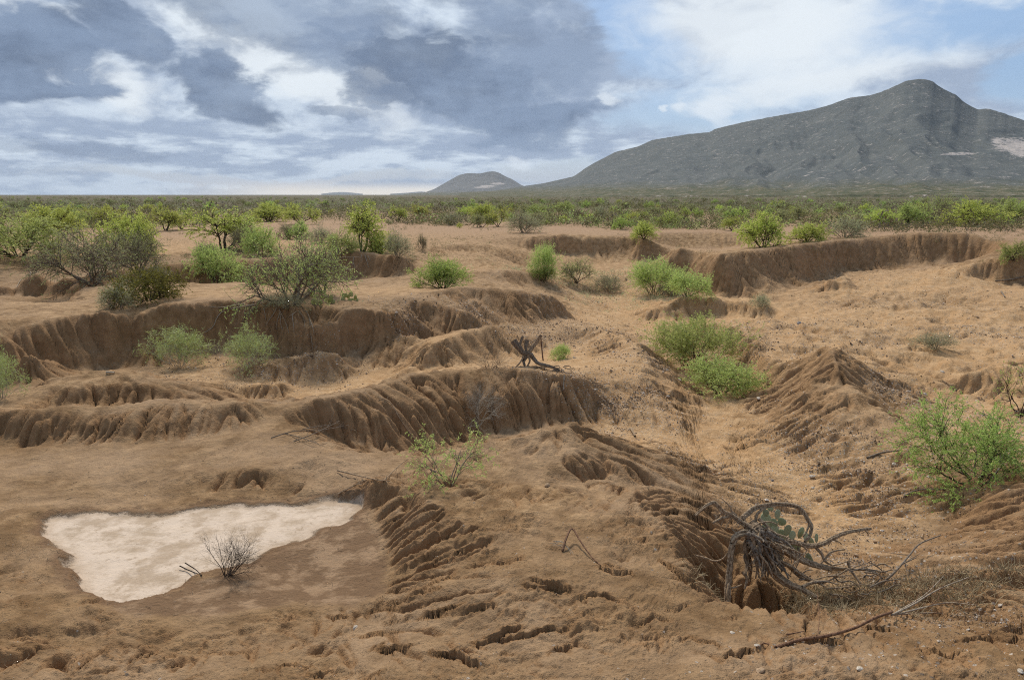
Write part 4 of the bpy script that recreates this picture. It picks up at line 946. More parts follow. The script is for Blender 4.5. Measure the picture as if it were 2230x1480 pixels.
# -- many more on the plain: one thing each out to the 300 that show largest, the rest is scrub
def free(x, y, r): return all((x-a)**2+(y-b)**2 > (c+r)**2 for a, b, c in USED)
rng = np.random.default_rng(77); n = 0; tries = 0
while n < 290 and tries < 12000:
    tries += 1
    right = rng.random() < .68
    u = rng.uniform(840, 2260) if right else rng.uniform(-30, 840)
    v = 436+rng.random()*(62 if u < 1500 else 52) if right else 430+rng.random()**1.4*40
    p = hit(u, v)
    if p[1] < 80 or (abs(p[2]) > .45 and p[1] < 110): continue
    ok = (p[0], p[1]); s = rng.uniform(.9, 2.6)*(1 if p[1] > 120 else .75); w = s*rng.uniform(1.2, 2.1)
    if not free(*ok, w*.22): continue
    USED.append((*ok, w*.25))
    kx = rng.choice(['far_bright', 'far_olive', 'far_green', 'far_twig'], p=[.38, .24, .28, .10] if not right else [.24, .30, .33, .13])
    lab = dict(far_bright="yellow-green desert shrub scattered over the distant plain", far_olive="dull olive desert shrub scattered over the distant plain", far_green="mid green desert shrub scattered over the distant plain", far_twig="nearly bare grey desert shrub scattered over the distant plain")[kx]
    plant(kx, int(rng.integers(3)), p, w, s, lab, 'shrub', "desert shrubs across the plain, "+dict(far_bright="yellow-green", far_olive="olive", far_green="mid green", far_twig="bare grey")[kx]); n += 1
def scrub():
    """the scrub beyond, too many to count: one mesh of small leafy clumps on twigs"""
    rng = np.random.default_rng(8)
    for name, mt, N, seed in (("far_scrub", 'scrub', 9500, 1), ("far_scrub", 'scrubg', 3900, 2), ("far_scrub", 'twig', 1500, 3)):
        r = np.exp(rng.uniform(math.log(92), math.log(1200), N*3)); a = rng.uniform(-.72, .72, N*3); keep = (rng.random(N*3) < np.clip(1.15-np.log(r/125)*.22, .3, 1))&(r > np.where(a > .02, 90+12*np.sin(a*23), 113+12*np.sin(a*17)))
        r = r[keep][:N]; a = a[keep][:N]; x, y = r*np.sin(a), r*np.cos(a)
        pz = fbm(x*.02, y*.02, 3, 44+seed); k = pz > (-.5 if mt == 'scrub' else -.05); x, y, r = x[k], y[k], r[k]
        S = rng.uniform(.55, 1.5, len(r))*np.where(rng.random(len(r)) < .05, 2.0, 1.)*(1+.2*np.clip(np.log(r/125), 0, 2.5)); Wd = S*rng.uniform(1.3, 2.6, len(r))
        acc = Acc(); m_ = 38
        c = rng.normal(size=(len(r), m_, 3)); c = c/np.linalg.norm(c, axis=2, keepdims=True)*rng.random((len(r), m_, 1))**.4
        c[..., 2] = np.abs(c[..., 2])*.9+.08
        p = np.stack([x, y, 0*x], 1)[:,None]+c*np.stack([Wd*.5, Wd*.5, S], 1)[:,None]
        d = unit(c+rng.normal(size=c.shape)*.7)
        L = np.repeat(S*.24, m_); 
        v, q, tn = leaf_quads(p.reshape(-1, 3), d.reshape(-1, 3), L, L*.6, rng); acc.put(v, q, tn)
        o = bpy.data.objects.new(name, acc.mesh(name, M[mt], False)); col.objects.link(o); o['kind'] = 'stuff'
scrub()

def weeds(name, mt, N, pick, hs, m_=14):
    """low weeds and sprigs, too small to count, as one mesh"""
    rng = np.random.default_rng(N); P = pick(rng); x, y = P.T; z = gz(x, y); S = hs*rng.uniform(.5, 1.6, len(x)); acc = Acc()
    c = rng.normal(size=(len(x), m_, 3)); c = c/np.linalg.norm(c, axis=2, keepdims=True)*rng.random((len(x), m_, 1))**.5; c[..., 2] = np.abs(c[..., 2])
    p = np.stack([x, y, z], 1)[:,None]+c*S[:,None,None]*np.array([1., 1., .8]); d = unit(c*.6+rng.normal(size=c.shape)*.5+np.array([0, 0, .5]))
    L = np.repeat(S*.6, m_); v, q, tn = leaf_quads(p.reshape(-1, 3), d.reshape(-1, 3), L, L*.22, rng); acc.put(v, q, tn)
    o = bpy.data.objects.new(name, acc.mesh(name, M[mt], False)); col.objects.link(o); o['kind'] = 'stuff'
def on_plain(rng):
    r = np.exp(rng.uniform(math.log(40), math.log(118), 5200)); a = rng.uniform(-.7, .7, 5200); x, y = r*np.sin(a), r*np.cos(a); z = gz(x, y)
    k = (np.abs(z) < .55)&(fbm(x*.09, y*.09, 3, 61) > .05); return np.stack([x, y], 1)[k][:1500]
def in_wash(rng):
    a = np.array(px(1300, 625, -2.9)[:2]); b = np.array(px(1420, 660, -2.9)[:2]); c = np.array(px(1230, 640, -2.9)[:2]); k = rng.integers(0, 3, 420)
    return np.stack([a, b, c])[k]+rng.normal(size=(420, 2))*np.array([2.6, 2.2])
weeds("low_weeds", 'scrub', 1500, on_plain, .26)
weeds("green_weeds", 'grey', 420, in_wash, .20)
# ---------------------------------------------------------------- wood, cactus, stones
def at(u, v, d):
    """point seen at photo pixel (u, v), d metres ahead"""
    dx = (u-UC)/FPX; dv = (VC-v)/FPX; dy = CP+dv*SP; dz = -SP+dv*CP; t = d/dy
    return np.array([dx*t, d, HCAM+dz*t])
def smooth_path(P, n):
    P = np.asarray(P, float); m = len(P); t = np.linspace(0, m-1, n); k = np.clip(t.astype(int), 0, m-2); f = (t-k)[:,None]
    Q = np.concatenate([[2*P[0]-P[1]], P, [2*P[-1]-P[-2]]]); a, b, c, d = Q[k], Q[k+1], Q[k+2], Q[k+3]
    return .5*((2*b)+(-a+c)*f+(2*a-5*b+4*c-d)*f*f+(-a+3*b-3*c+d)*f**3)
def limb(acc, P, r0, r1, rng, strands=1, n=None, sides=6, twist=1.4, wob=.25):
    n = n or max(8, len(P)*5); C = smooth_path(P, n); C = C+rng.normal(size=C.shape)*wob*.12*r0
    if strands == 1:
        v, q = tubes(C[None], r0, r1, sides); acc.put(v, q); return C
    tan = unit(np.gradient(C, axis=0)); ref = np.array([.3, .9, .2]); a = unit(np.cross(tan, ref)); b = np.cross(tan, a); t = np.linspace(0, 1, n)
    R = r0*(1-t)+r1*t
    for s in range(strands):
        ph = 2*math.pi*s/strands+twist*t*rng.uniform(.7, 1.4)+rng.uniform(-.3, .3); k = rng.uniform(.35, .72)
        p = C+(a*np.cos(ph)[:,None]+b*np.sin(ph)[:,None])*(R*k)[:,None]
        v, q = tubes(p[None], r0*rng.uniform(.38, .6), r1*rng.uniform(.4, .6), sides-1); acc.put(v, q)
    v, q = tubes(C[None], r0*.62, r1*.6, sides); acc.put(v, q)
    return C
def part(name, acc, material, parent, smooth=True):
    o = bpy.data.objects.new(name, acc.mesh(name, M[material], smooth)); col.objects.link(o); o.parent = parent
    if parent: o.matrix_parent_inverse = parent.matrix_world.inverted(); 
    return o
def empty(name, loc, label, cat, group=None):
    o = bpy.data.objects.new(name, None); col.objects.link(o); o.location = [float(c) for c in loc]; o.empty_display_size = .2; tag(o, label, cat, group)
    bpy.context.view_layer.update(); return o
rng = np.random.default_rng(21)
# -- the great uprooted stump with its dry roots
Z3 = lambda X, Y, d: at(1430+X/4.46, 1030+Y/4.46, d)
S3 = 10.2/1600/4.46
st = empty("dead_stump", Z3(1000, 1000, 10.1), "weathered grey uprooted stump with arching roots over a hollow, a cactus behind it", "stump")
def root(name, pts, r0, r1, strands=1, mt='pale', **kw):
    a = Acc(); limb(a, [Z3(*p) for p in pts], r0*S3*1.25, r1*S3*1.25, rng, strands, **kw); return part(name, a, mt, st)
root("root", [(880,575,10.1),(830,585,10.05),(775,615,10.0),(740,680,9.95),(722,800,9.9),(715,900,9.85),(702,1050,9.75),(690,1150,9.65),(686,1290,9.55)], 34, 26, 4)
root("root", [(800,490,10.3),(850,420,10.35),(900,375,10.4),(960,330,10.45),(1080,305,10.5),(1200,294,10.5),(1320,306,10.5),(1395,335,10.45),(1440,390,10.4),(1480,460,10.35),(1510,520,10.3),(1492,600,10.25),(1440,665,10.2)], 27, 15, 3)
root("root", [(960,470,10.35),(975,400,10.4),(1030,350,10.45),(1100,315,10.5),(1200,305,10.52)], 13, 10)
root("root", [(1380,325,10.45),(1440,400,10.4),(1478,480,10.35),(1462,550,10.3),(1425,610,10.25)], 14, 8)
root("branch", [(960,560,10.15),(900,515,10.15),(810,460,10.2),(720,400,10.2),(640,365,10.2),(590,310,10.2),(548,280,10.2),(470,325,10.2),(378,405,10.2)], 24, 14, 3)
root("branch", [(660,375,10.2),(615,395,10.2),(600,420,10.2)], 10, 6); root("branch", [(730,395,10.2),(715,330,10.2),(680,290,10.2),(635,250,10.2)], 10, 4)
root("branch", [(700,420,10.2),(620,440,10.15),(545,480,10.1)], 14, 8); root("branch", [(840,500,10.2),(780,420,10.25),(720,360,10.25)], 14, 8)
for k in range(9):
    a = rng.uniform(560, 860); root("twig", [(a,rng.uniform(380,470),10.2),(a-rng.uniform(-40,60),rng.uniform(400,500),10.2),(a-rng.uniform(-60,90),rng.uniform(430,560),10.15)], 6, 3)
root("trunk", [(900,500,10.3),(960,560,10.2),(1010,640,10.1),(1045,760,10.0),(1090,880,9.95),(1160,985,9.9),(1260,1065,9.8),(1400,1125,9.7),(1560,1205,9.55)], 74, 16, 9, twist=.8)
root("trunk", [(960,520,10.3),(1080,610,10.25),(1180,700,10.25),(1300,775,10.25),(1420,842,10.25),(1560,890,10.25),(1700,925,10.25)], 62, 20, 7, twist=.8)
root("root", [(1640,915,10.25),(1780,925,10.25),(1900,930,10.2),(2060,940,10.2),(2230,950,10.2)], 22, 10, 2)
root("branch", [(1130,670,10.3),(1210,685,10.35),(1300,662,10.4),(1400,682,10.4),(1500,702,10.4),(1620,680,10.4),(1720,622,10.4),(1850,572,10.4),(1950,552,10.4),(2085,535,10.4)], 34, 12, 4)
root("branch", [(1530,705,10.4),(1600,780,10.35),(1632,850,10.3),(1700,890,10.3)], 14, 8); root("branch", [(1632,835,10.3),(1700,762,10.35),(1830,738,10.4)], 12, 6)
root("branch", [(2020,545,10.4),(2040,570,10.4),(2055,590,10.4)], 7, 3); root("branch", [(1700,640,10.4),(1770,665,10.4),(1800,690,10.4)], 7, 3)
root("root", [(900,590,10.1),(862,720,10.05),(880,850,10.0),(868,980,9.9),(885,1060,9.85)], 24, 11, 2)
root("root", [(940,620,10.1),(900,760,10.1),(920,900,10.05),(905,1050,10.0)], 14, 8); root("root", [(1010,650,10.05),(995,800,10.0),(985,900,9.95),(960,1020,9.9)], 20, 9, 2)
root("root", [(830,955,9.95),(868,1000,9.9),(872,1050,9.85),(855,1120,9.8)], 14, 9); root("root", [(950,850,9.95),(890,890,9.95),(870,860,9.95)], 10, 6)
root("root", [(700,765,9.95),(640,832,10.0),(560,852,10.05),(480,822,10.1),(370,794,10.15)], 9, 6); root("root", [(770,580,10.05),(745,555,10.05),(728,530,10.05)], 9, 5)
root("root", [(1120,760,10.0),(1160,860,10.0),(1280,892,10.0),(1380,962,9.95),(1500,1035,9.9)], 30, 12, 4); root("root", [(1060,640,10.0),(980,690,9.95),(890,720,9.9)], 13, 6)
root("root", [(920,540,10.1),(1000,485,10.05),(1080,470,10.05),(1150,485,10.05),(1185,520,10.05)], 7, 4); root("root", [(990,440,10.3),(1060,500,10.25),(1130,560,10.2)], 16, 8)
root("root", [(710,1115,9.7),(770,1105,9.7),(825,1080,9.75)], 9, 5); root("root", [(1090,640,10.0),(1140,740,10.0),(1230,800,10.0)], 18, 9, 3)
root("root", [(1410,1105,9.7),(1530,1052,9.85),(1640,1045,9.9)], 15, 9); root("root", [(1855,850,10.2),(1880,930,10.15),(1930,1000,10.05),(1980,1070,9.95)], 13, 9)
root("root", [(1000,700,9.95),(1060,860,9.9),(1130,960,9.85),(1240,1050,9.75)], 22, 8, 3); root("root", [(1280,900,10.1),(1400,1010,10.0),(1560,1060,9.9),(1640,1100,9.8)], 14, 7)
for k in range(30):
    x = rng.uniform(860, 1420); y = rng.uniform(600, 900); d = rng.uniform(9.95, 10.25); root("twig", [(x,y,d),(x+rng.uniform(-50,90),y+rng.uniform(50,130),d-.05),(x+rng.uniform(-70,170),y+rng.uniform(120,280),d-.12)], rng.uniform(5, 10), 3, mt='pale' if k % 3 else 'twig')
for k in range(85):                      # stringy wood peeling off the root crown
    x0, y0 = rng.uniform(880, 1090), rng.uniform(530, 680); a_ = rng.uniform(-.15, 1.15); L = rng.uniform(150, 470); d = rng.uniform(9.85, 10.2)
    dx_, dy_ = L*math.sin(a_), L*math.cos(a_)
    root("root", [(x0,y0,d),(x0+dx_*.3+rng.uniform(-25,25),y0+dy_*.35,d-.06),(x0+dx_*.65+rng.uniform(-30,30),y0+dy_*.7,d-.12),(x0+dx_+rng.uniform(-30,30),y0+dy_,d-.2)], rng.uniform(9, 24), rng.uniform(3, 8), 1, 'pale' if rng.random() < .65 else 'twig', wob=1.2)
for k in range(34):                      # tangle of dead twigs trailing off to the right
    x0, y0 = rng.uniform(1350, 2150), rng.uniform(860, 1180); d = 10.2-.0012*(y0-900)-rng.uniform(0, .25); a_ = rng.uniform(-.6, .5); L = rng.uniform(90, 330)
    root("twig", [(x0,y0,d),(x0+L*.35*math.cos(a_)+rng.uniform(-20,20),y0-L*.35*math.sin(a_)+rng.uniform(-25,25),d-.02),(x0+L*.7*math.cos(a_),y0-L*.7*math.sin(a_)+rng.uniform(-25,25),d-.03),(x0+L*math.cos(a_)+rng.uniform(-30,30),y0-L*math.sin(a_)+rng.uniform(-30,40),d-.05)], rng.uniform(4, 10), 2.5, 1, 'pale' if rng.random() < .5 else 'twig', wob=1.)
# -- prickly pears: every pad a part
def pad_mesh(name, material):
    nu_, nv_ = 12, 8; v = []; q = []
    for j in range(nv_+1):
        ph = math.pi*j/nv_; zz = -math.cos(ph)
        for i in range(nu_):
            a = 2*math.pi*i/nu_; wd = math.sin(ph)*(1+.18*zz); v.append((.5*wd*math.cos(a), .085*wd*math.sin(a), .5+.5*zz))
    for j in range(nv_):
        for i in range(nu_): q.append((j*nu_+i, j*nu_+(i+1) % nu_, (j+1)*nu_+(i+1) % nu_, (j+1)*nu_+i))
    me = bpy.data.meshes.new(name); fill_mesh(me, np.array(v), np.array(q)); me.materials.append(material); return me
def pad_material(name, ca, cb, spot):
    m, g, b = mat(name, .55)
    P = g.add('ShaderNodeTexCoord').outputs['Object']; sp = g.add('ShaderNodeSeparateXYZ'); g.put(sp.inputs[0], P)
    x = g.m('MULTIPLY', sp.outputs[0], 8.); z = g.m('MULTIPLY', sp.outputs[2], 8.)
    a, c_ = g.m('ADD', x, z), g.m('SUBTRACT', x, z)
    fx = g.m('SUBTRACT', g.m('FRACT', a), .5); fz = g.m('SUBTRACT', g.m('FRACT', c_), .5)
    dd = g.m('SQRT', g.m('ADD', g.m('MULTIPLY', fx, fx), g.m('MULTIPLY', fz, fz)))
    oi = g.add('ShaderNodeObjectInfo').outputs['Random']
    c = g.mix(oi, ca, cb); c = g.mix(g.m('MULTIPLY', g.ss(g.noise(P, 4., 4), .5, .75), .35), c, (.30, .25, .10))
    c = g.mix(g.m('LESS_THAN', dd, .17), c, spot); g.put(b.inputs['Base Color'], c); return m
pad_g = pad_mesh("pad", pad_material("cactus_pad_grey", (.26, .29, .16), (.42, .44, .27), (.09, .09, .04)))
pad_y = pad_mesh("pad", pad_material("cactus_pad_yellow", (.30, .33, .09), (.45, .45, .20), (.16, .12, .05)))
def cactus(loc, pads, me, label, yaw=.0):
    o = empty("prickly_pear", loc, label, "cactus")
    for P, w, h, roll, yw in pads:
        c = bpy.data.objects.new("pad", me); col.objects.link(c); c.parent = o
        R = mathutils.Euler((rng.uniform(-.25, .25)-.2, roll, 0)).to_matrix().to_4x4(); R = mathutils.Matrix.Rotation(yw, 4, 'Z') @ R
        mtx = mathutils.Matrix.Translation([float(t) for t in P]) @ R @ mathutils.Matrix.Diagonal((w, w*1.1, h, 1)) @ mathutils.Matrix.Translation((0, 0, -.5))
        c.matrix_world = mtx; c.matrix_parent_inverse = mathutils.Matrix.Translation([-float(t) for t in loc]); c.matrix_basis = mtx
    return o
import mathutils
PADS = [(1060,450,125,120,.5),(1175,400,82,92,.05),(1215,470,80,72,.3),(1045,545,95,110,-.9),(1143,555,72,96,.2),(1212,600,84,112,-.2),(1270,555,72,112,.25),(1315,605,72,92,.4),(1400,577,100,112,.5),(1450,622,84,108,.3),(1105,345,56,42,.2),(1500,660,105,52,.9),(1552,630,42,84,.2),(1355,722,104,124,.1),(1060,385,60,70,-.1),(1290,690,90,90,.3),(1130,490,80,100,.1),(1170,640,80,95,-.5),(1230,660,80,90,.4),(1480,830,110,60,1.1),(1190,800,150,60,1.2)]
cactus(Z3(1270, 760, 10.75), [(Z3(x, y, 10.6+rng.uniform(-.12, .22)), w*S3*1.22, h*S3*1.22, r, rng.uniform(-.7, .7)) for x, y, w, h, r in PADS], pad_g, "grey-green prickly pear growing behind the uprooted stump")
Z6 = lambda X, Y, d: at(380+X/4.46, 500+Y/4.46, d)
e = hit(690, 660); D6 = e[1]-.1; S6 = D6/1600/4.46
P6 = [(1265,720),(1300,765),(1340,740),(1380,700),(1420,710),(1385,765),(1340,820),(1400,800),(1265,790),(1450,780),(1355,870),(1365,910),(1430,850),(1440,890),(1350,700)]
cactus(e, [(Z6(x, y, D6-.05-.0009*max(0, y-720)+rng.uniform(-.1, .1)), 46*S6, 56*S6, rng.uniform(-1, 1), rng.uniform(-.8, .8)) for x, y in P6], pad_y, "yellowish prickly pear hanging over the lip of the long bank")
e2 = hit(770, 655); D7 = e2[1]+.05
cactus(e2, [(Z6(x, y, D7+rng.uniform(-.15, .15)), 46*S6, 52*S6, rng.uniform(-1, 1), rng.uniform(-.8, .8)) for x, y in ((1640,675),(1660,640),(1690,650),(1700,690),(1725,690),(1755,660),(1775,690),(1760,705),(1830,715),(1715,630),(1640,640))], pad_y, "low yellowish prickly pear on the crest right of the split-trunk tree")
e3 = hit(735, 660); cactus(e3, [(Z6(x, y, e3[1]+rng.uniform(-.15, .15)), 44*S6, 50*S6, rng.uniform(-1, 1), rng.uniform(-.8, .8)) for x, y in ((1435,655),(1475,665),(1510,690),(1540,700),(1520,660),(1310,600),(1340,610),(1330,630))], pad_y, "small prickly pear among drooping twigs, between the two larger ones on the bank")
e4 = hit(815, 541); cactus(e4, [(at(800+rng.uniform(0, 50), rng.uniform(528, 542), e4[1]-.1+rng.uniform(-.2, .2)), .26, .30, rng.uniform(-.6, .6), rng.uniform(-.6, .6)) for _ in range(9)], pad_g, "pale prickly pear under the tall tree on the undercut mound")
# -- roots bared where the banks have been undercut
def bared(tree, pts, r):
    tree = next(t for t in col.objects if t.get('label', '').startswith(tree)); bpy.context.view_layer.update()
    for P in pts:
        a = Acc(); limb(a, [hit(u, v)+np.array([0, -.05, .02]) for u, v in P], r, r*.4, rng, 1, n=14, sides=4)
        c = bpy.data.objects.new("root", a.mesh("root", M['root'])); col.objects.link(c); c.parent = tree; c.matrix_parent_inverse = tree.matrix_world.inverted()
U6 = lambda L: [[(380+x/4.46, 500+y/4.46) for x, y in P] for P in L]
bared("thorn tree with split trunk", U6([[(1000,770),(960,830),(920,890),(890,940)],[(1020,780),(1050,840),(1090,920),(1115,1010)],[(1030,810),(1000,900),(990,970)],[(1035,830),(1035,910),(1055,990)],[(1185,800),(1150,840),(1160,930),(1165,1010)],[(1200,795),(1240,830),(1265,900),(1265,960)],
    [(1280,790),(1310,850),(1320,930),(1330,1030),(1345,1165)],[(1320,880),(1345,950),(1362,1030)],[(870,770),(885,830),(890,880)],[(680,790),(690,840),(665,910),(655,960)],[(1190,800),(1140,830),(1110,860)]]), .022)
bared("thorn tree with split trunk", U6([[(860,715),(700,745),(560,780),(470,810),(420,870),(385,940),(340,980),(300,1005)],[(780,710),(600,740),(450,765),(330,750)]]), .03)
bared("tall yellow-green tree on the undercut", U6([[(1620,245),(1600,290),(1590,320)],[(1745,270),(1735,320),(1735,365)],[(1850,250),(1870,310),(1885,375)],[(1560,270),(1640,270),(1720,275)],[(1880,255),(1905,310)],[(1815,245),(1815,285)],[(1735,320),(1755,370)]]), .035)
bared("big tangled grey thorn bush", [[(85,592),(60,600),(45,612),(35,632)],[(68,592),(69,612)]], .035)
# -- upright dead stump on the central mound
Z5 = lambda X, Y, d: at(860+X/4.46, 680+Y/4.46, d)
e = hit(1155, 797); D5 = e[1]+.15; S5 = D5/1600/4.46
s2 = empty("dead_stump", e, "upright dead stump with broken forks on top of the central mound", "stump")
def snag(name, pts, r0, r1, k=1, mt='pale'):
    a = Acc(); limb(a, [Z5(x, y, D5+dz) for x, y, dz in pts], r0*S5, r1*S5, rng, k); return part(name, a, mt, s2)
snag("trunk", [(1150,275,0),(1200,330,0),(1250,390,0),(1310,400,0),(1350,450,0),(1400,495,-.1),(1500,520,-.2),(1600,560,-.2)], 34, 12, 5, 'twig')
snag("branch", [(1410,230,.1),(1370,300,.05),(1320,360,0),(1290,410,0)], 20, 20, 3); snag("branch", [(1285,270,0),(1270,330,0),(1275,400,0)], 18, 20, 2, 'twig'); snag("branch", [(1245,230,0),(1220,290,0),(1215,340,0)], 12, 14, 2, 'twig')
snag("branch", [(1418,230,.1),(1425,330,.1),(1440,470,.05)], 6, 8, 1, 'redwood'); snag("root", [(1260,400,0),(1220,480,-.1),(1145,560,-.2)], 12, 6); snag("root", [(1290,410,0),(1310,470,-.1),(1280,530,-.15)], 14, 7)
snag("root", [(1280,420,0),(1250,470,0),(1260,520,-.1)], 22, 12, 3, 'twig'); snag("branch", [(1380,260,.1),(1310,300,.1),(1250,340,0)], 6, 4)
for k in range(14):
    x = rng.uniform(1130, 1350); y = rng.uniform(520, 560); snag("twig", [(x,y,-.2),(x+rng.uniform(20,90),y+rng.uniform(-20,10),-.2),(x+rng.uniform(90,260),y+rng.uniform(-10,25),-.25)], 5, 3)
for k in range(10):
    x = rng.uniform(1450, 1650); y = rng.uniform(520, 575); snag("twig", [(x,y,-.25),(x+50,y+rng.uniform(-15,20),-.25),(x+rng.uniform(60,110),y+rng.uniform(0,35),-.3)], 5, 3, 1, 'twig')
# -- loose sticks and branches lying about
def lying(name, label, cat, ways, mt, up=.02, forks=0):
    o = None
    for pts, r0, r1, *alt in ways:
        W = [hit(u, v)+np.array([0, 0, up+dz]) for u, v, dz in pts]
        if o is None: o = empty(name, W[0], label, cat)
        a = Acc(); C = limb(a, W, r0, r1, rng, 1, sides=5); part("stem", a, alt[0] if alt else mt, o)
        for k in range(forks if alt or mt != 'redwood' else 0):
            i = rng.integers(len(C)//4, len(C)); d = unit(C[min(i+1, len(C)-1)]-C[i-1]+rng.normal(size=3)*np.array([.5, .5, .25]))
            L = rng.uniform(.12, .45); a = Acc(); limb(a, [C[i], C[i]+d*L*.5+rng.normal(size=3)*.02, C[i]+d*L+np.array([0, 0, rng.uniform(-.03, .08)])], r1*.8, r1*.3, rng, 1, sides=4, n=7); part("twig", a, mt, o)
    return o
lying("fallen_branch", "long reddish root branch ending in a spray of pale twigs, lying at lower right", "branch", [([(1690,1412,0),(1740,1400,.02),(1800,1395,.03),(1860,1378,.05),(1905,1362,.08),(1940,1348,.08)], .020, .017), ([(1712,1388,.02),(1750,1382,.03)], .010, .006), ([(1690,1412,0),(1665,1405,.01),(1648,1412,0)], .012, .006), ([(1780,1398,.02),(1782,1360,.1),(1776,1320,.2)], .006, .003), ([(1940,1350,.05),(1985,1335,.10),(2040,1310,.16),(2105,1290,.2)], .014, .006, 'root', 1), ([(1945,1350,.05),(2000,1340,.08),(2060,1330,.10),(2120,1335,.1)], .012, .006, 'root', 1), ([(1950,1345,.05),(2010,1320,.14),(2050,1290,.22)], .012, .005, 'root', 1), ([(1960,1348,.05),(2040,1345,.05),(2100,1352,.05)], .012, .005, 'root', 1)], 'redwood', forks=9)
lying("fallen_branch", "grey forked branch leaning on dry grass right of the uprooted stump", "branch", [([(1860,1285,.0),(1905,1282,.02),(1940,1265,.08),(1975,1235,.16),(2000,1212,.2),(2045,1196,.24)], .024, .010), ([(1965,1245,.13),(1995,1232,.13)], .012, .006)], 'twig', forks=3)
lying("fallen_branch", "heap of thin grey branches at the left end of the central mound", "branch", [([(590,955,0),(640,945,.05),(700,945,.08),(760,935,.1)], .016, .006), ([(640,965,.02),(690,950,.08),(740,930,.14)], .014, .006), ([(620,945,.0),(660,960,.05),(700,975,.04)], .012, .005), ([(660,940,.05),(720,938,.12),(770,945,.06)], .012, .005)], 'twig', forks=12)
lying("fallen_branch", "bleached sticks across the dark crack above the pale pan", "branch", [([(735,1028,.02),(775,1040,.04),(820,1050,.03),(850,1052,.02)], .018, .008), ([(735,1080,.02),(770,1063,.03),(800,1050,.04)], .016, .010), ([(835,1052,.02),(870,1025,.10),(890,1015,.14)], .012, .005)], 'pale', forks=4)
lying("fallen_branch", "two dark sticks lying on the pale pan left of the dead shrub", "branch", [([(392,1238,.03),(415,1248,.02),(438,1254,.0)], .010, .006), ([(404,1234,.05),(425,1245,.03),(440,1255,.0)], .010, .006)], 'black')
lying("fallen_branch", "grey pointed branch poking out under the acacia shrub at right", "branch", [([(1888,998,0),(1920,990,.03),(1958,985,.04)], .03, .02)], 'twig')
lying("fallen_branch", "dark root lying along the slope below the acacia shrub at right", "branch", [([(1968,1082,.0),(2000,1072,.03),(2060,1070,.03)], .025, .012)], 'twig')
lying("fallen_branch", "bleached forked branch under the acacia shrub at the right edge", "branch", [([(2130,1045,.02),(2165,1020,.08),(2195,998,.16),(2232,992,.22)], .012, .022), ([(2150,1055,.0),(2180,1020,.06),(2200,1000,.15)], .008, .012)], 'silver', forks=5)
lying("root_snag", "reddish bent root sticking out of the crust in the middle foreground", "root", [([(1225,1202,0),(1232,1190,.1),(1245,1175,.16),(1262,1192,.1),(1285,1215,.03),(1308,1234,0)], .020, .008)], 'redwood')
lying("fallen_branch", "tuft of bleached twigs beside the reddish bent root", "branch", [([(1205,1180,.0),(1225,1190,.05),(1240,1200,.0)], .006, .004)], 'silver', forks=7)
lying("fallen_branch", "thin sticks lying on the sand right of the central mound", "branch", [([(1295,842,0),(1325,838,.03)], .015, .010), ([(1290,835,0),(1310,836,.02)], .012, .008)], 'twig')
lying("fallen_branch", "single pale stick on the gravel slope below the central mound", "branch", [([(1374,936,.02),(1383,952,.02)], .03, .03)], 'pale')
lying("fallen_branch", "white stick upright on the rilled face of the central mound", "branch", [([(1229,818,.0),(1228,834,.03),(1227,850,.0)], .018, .012)], 'silver')
lying("fallen_branch", "long thin root trailing down the left rills of the central mound", "root", [([(825,868,.02),(850,880,.02),(870,915,.02),(895,950,.02),(915,972,.02)], .014, .008)], 'pale')
lying("fallen_branch", "bleached branch on the floor beneath the round mound at far right", "branch", [([(2168,614,.05),(2200,612,.08),(2232,608,.1)], .05, .03), ([(2180,636,.02),(2188,648,.02)], .04, .03)], 'twig')
lying("fallen_branch", "small pale driftwood piece on the left hump below the long bank", "branch", [([(232,812,.01),(250,814,.03)], .03, .02)], 'silver')
# -- stones one can point to
def stone(u, v, wpx, label, tone):
    p = hit(u, v); d = p[1]/FPX*wpx; bm = bmesh.new(); bmesh.ops.create_icosphere(bm, subdivisions=2, radius=.5)
    sd = rng.uniform(0, 100)
    for vt in bm.verts:
        n = mathutils.noise.noise(vt.co*2.2+mathutils.Vector((sd, 0, 0))); vt.co *= 1+.35*n; vt.co.x *= 1.; vt.co.y *= .75; vt.co.z *= .5
    me = bpy.data.meshes.new("stone"); bm.to_mesh(me); bm.free(); me.materials.append(STONE[tone])
    o = bpy.data.objects.new("stone", me); col.objects.link(o); o.location = (p[0], p[1], p[2]+.1*d); o.scale = (d, d, d); o.rotation_euler = (rng.uniform(-.3, .3), rng.uniform(-.3, .3), rng.uniform(0, 6)); tag(o, label, "stone")
import bmesh
def stone_material(name, ca, cb):
    m, g, b = mat(name, .85); P = g.add('ShaderNodeTexCoord').outputs['Object']; n = g.noise(P, 3., 6, .65); g.put(b.inputs['Base Color'], g.mix(g.ss(n, .35, .65), ca, cb))
    bp = g.add('ShaderNodeBump'); bp.inputs['Strength'].default_value = .6; bp.inputs['Distance'].default_value = .03; g.put(bp.inputs['Height'], n); g.put(b.inputs['Normal'], bp.outputs[0]); return m
STONE = dict(pale=stone_material("stone_pale", (.42, .34, .25), (.68, .60, .50)), tan=stone_material("stone_tan", (.32, .21, .12), (.50, .35, .22)), grey=stone_material("stone_grey", (.16, .14, .13), (.33, .29, .26)))
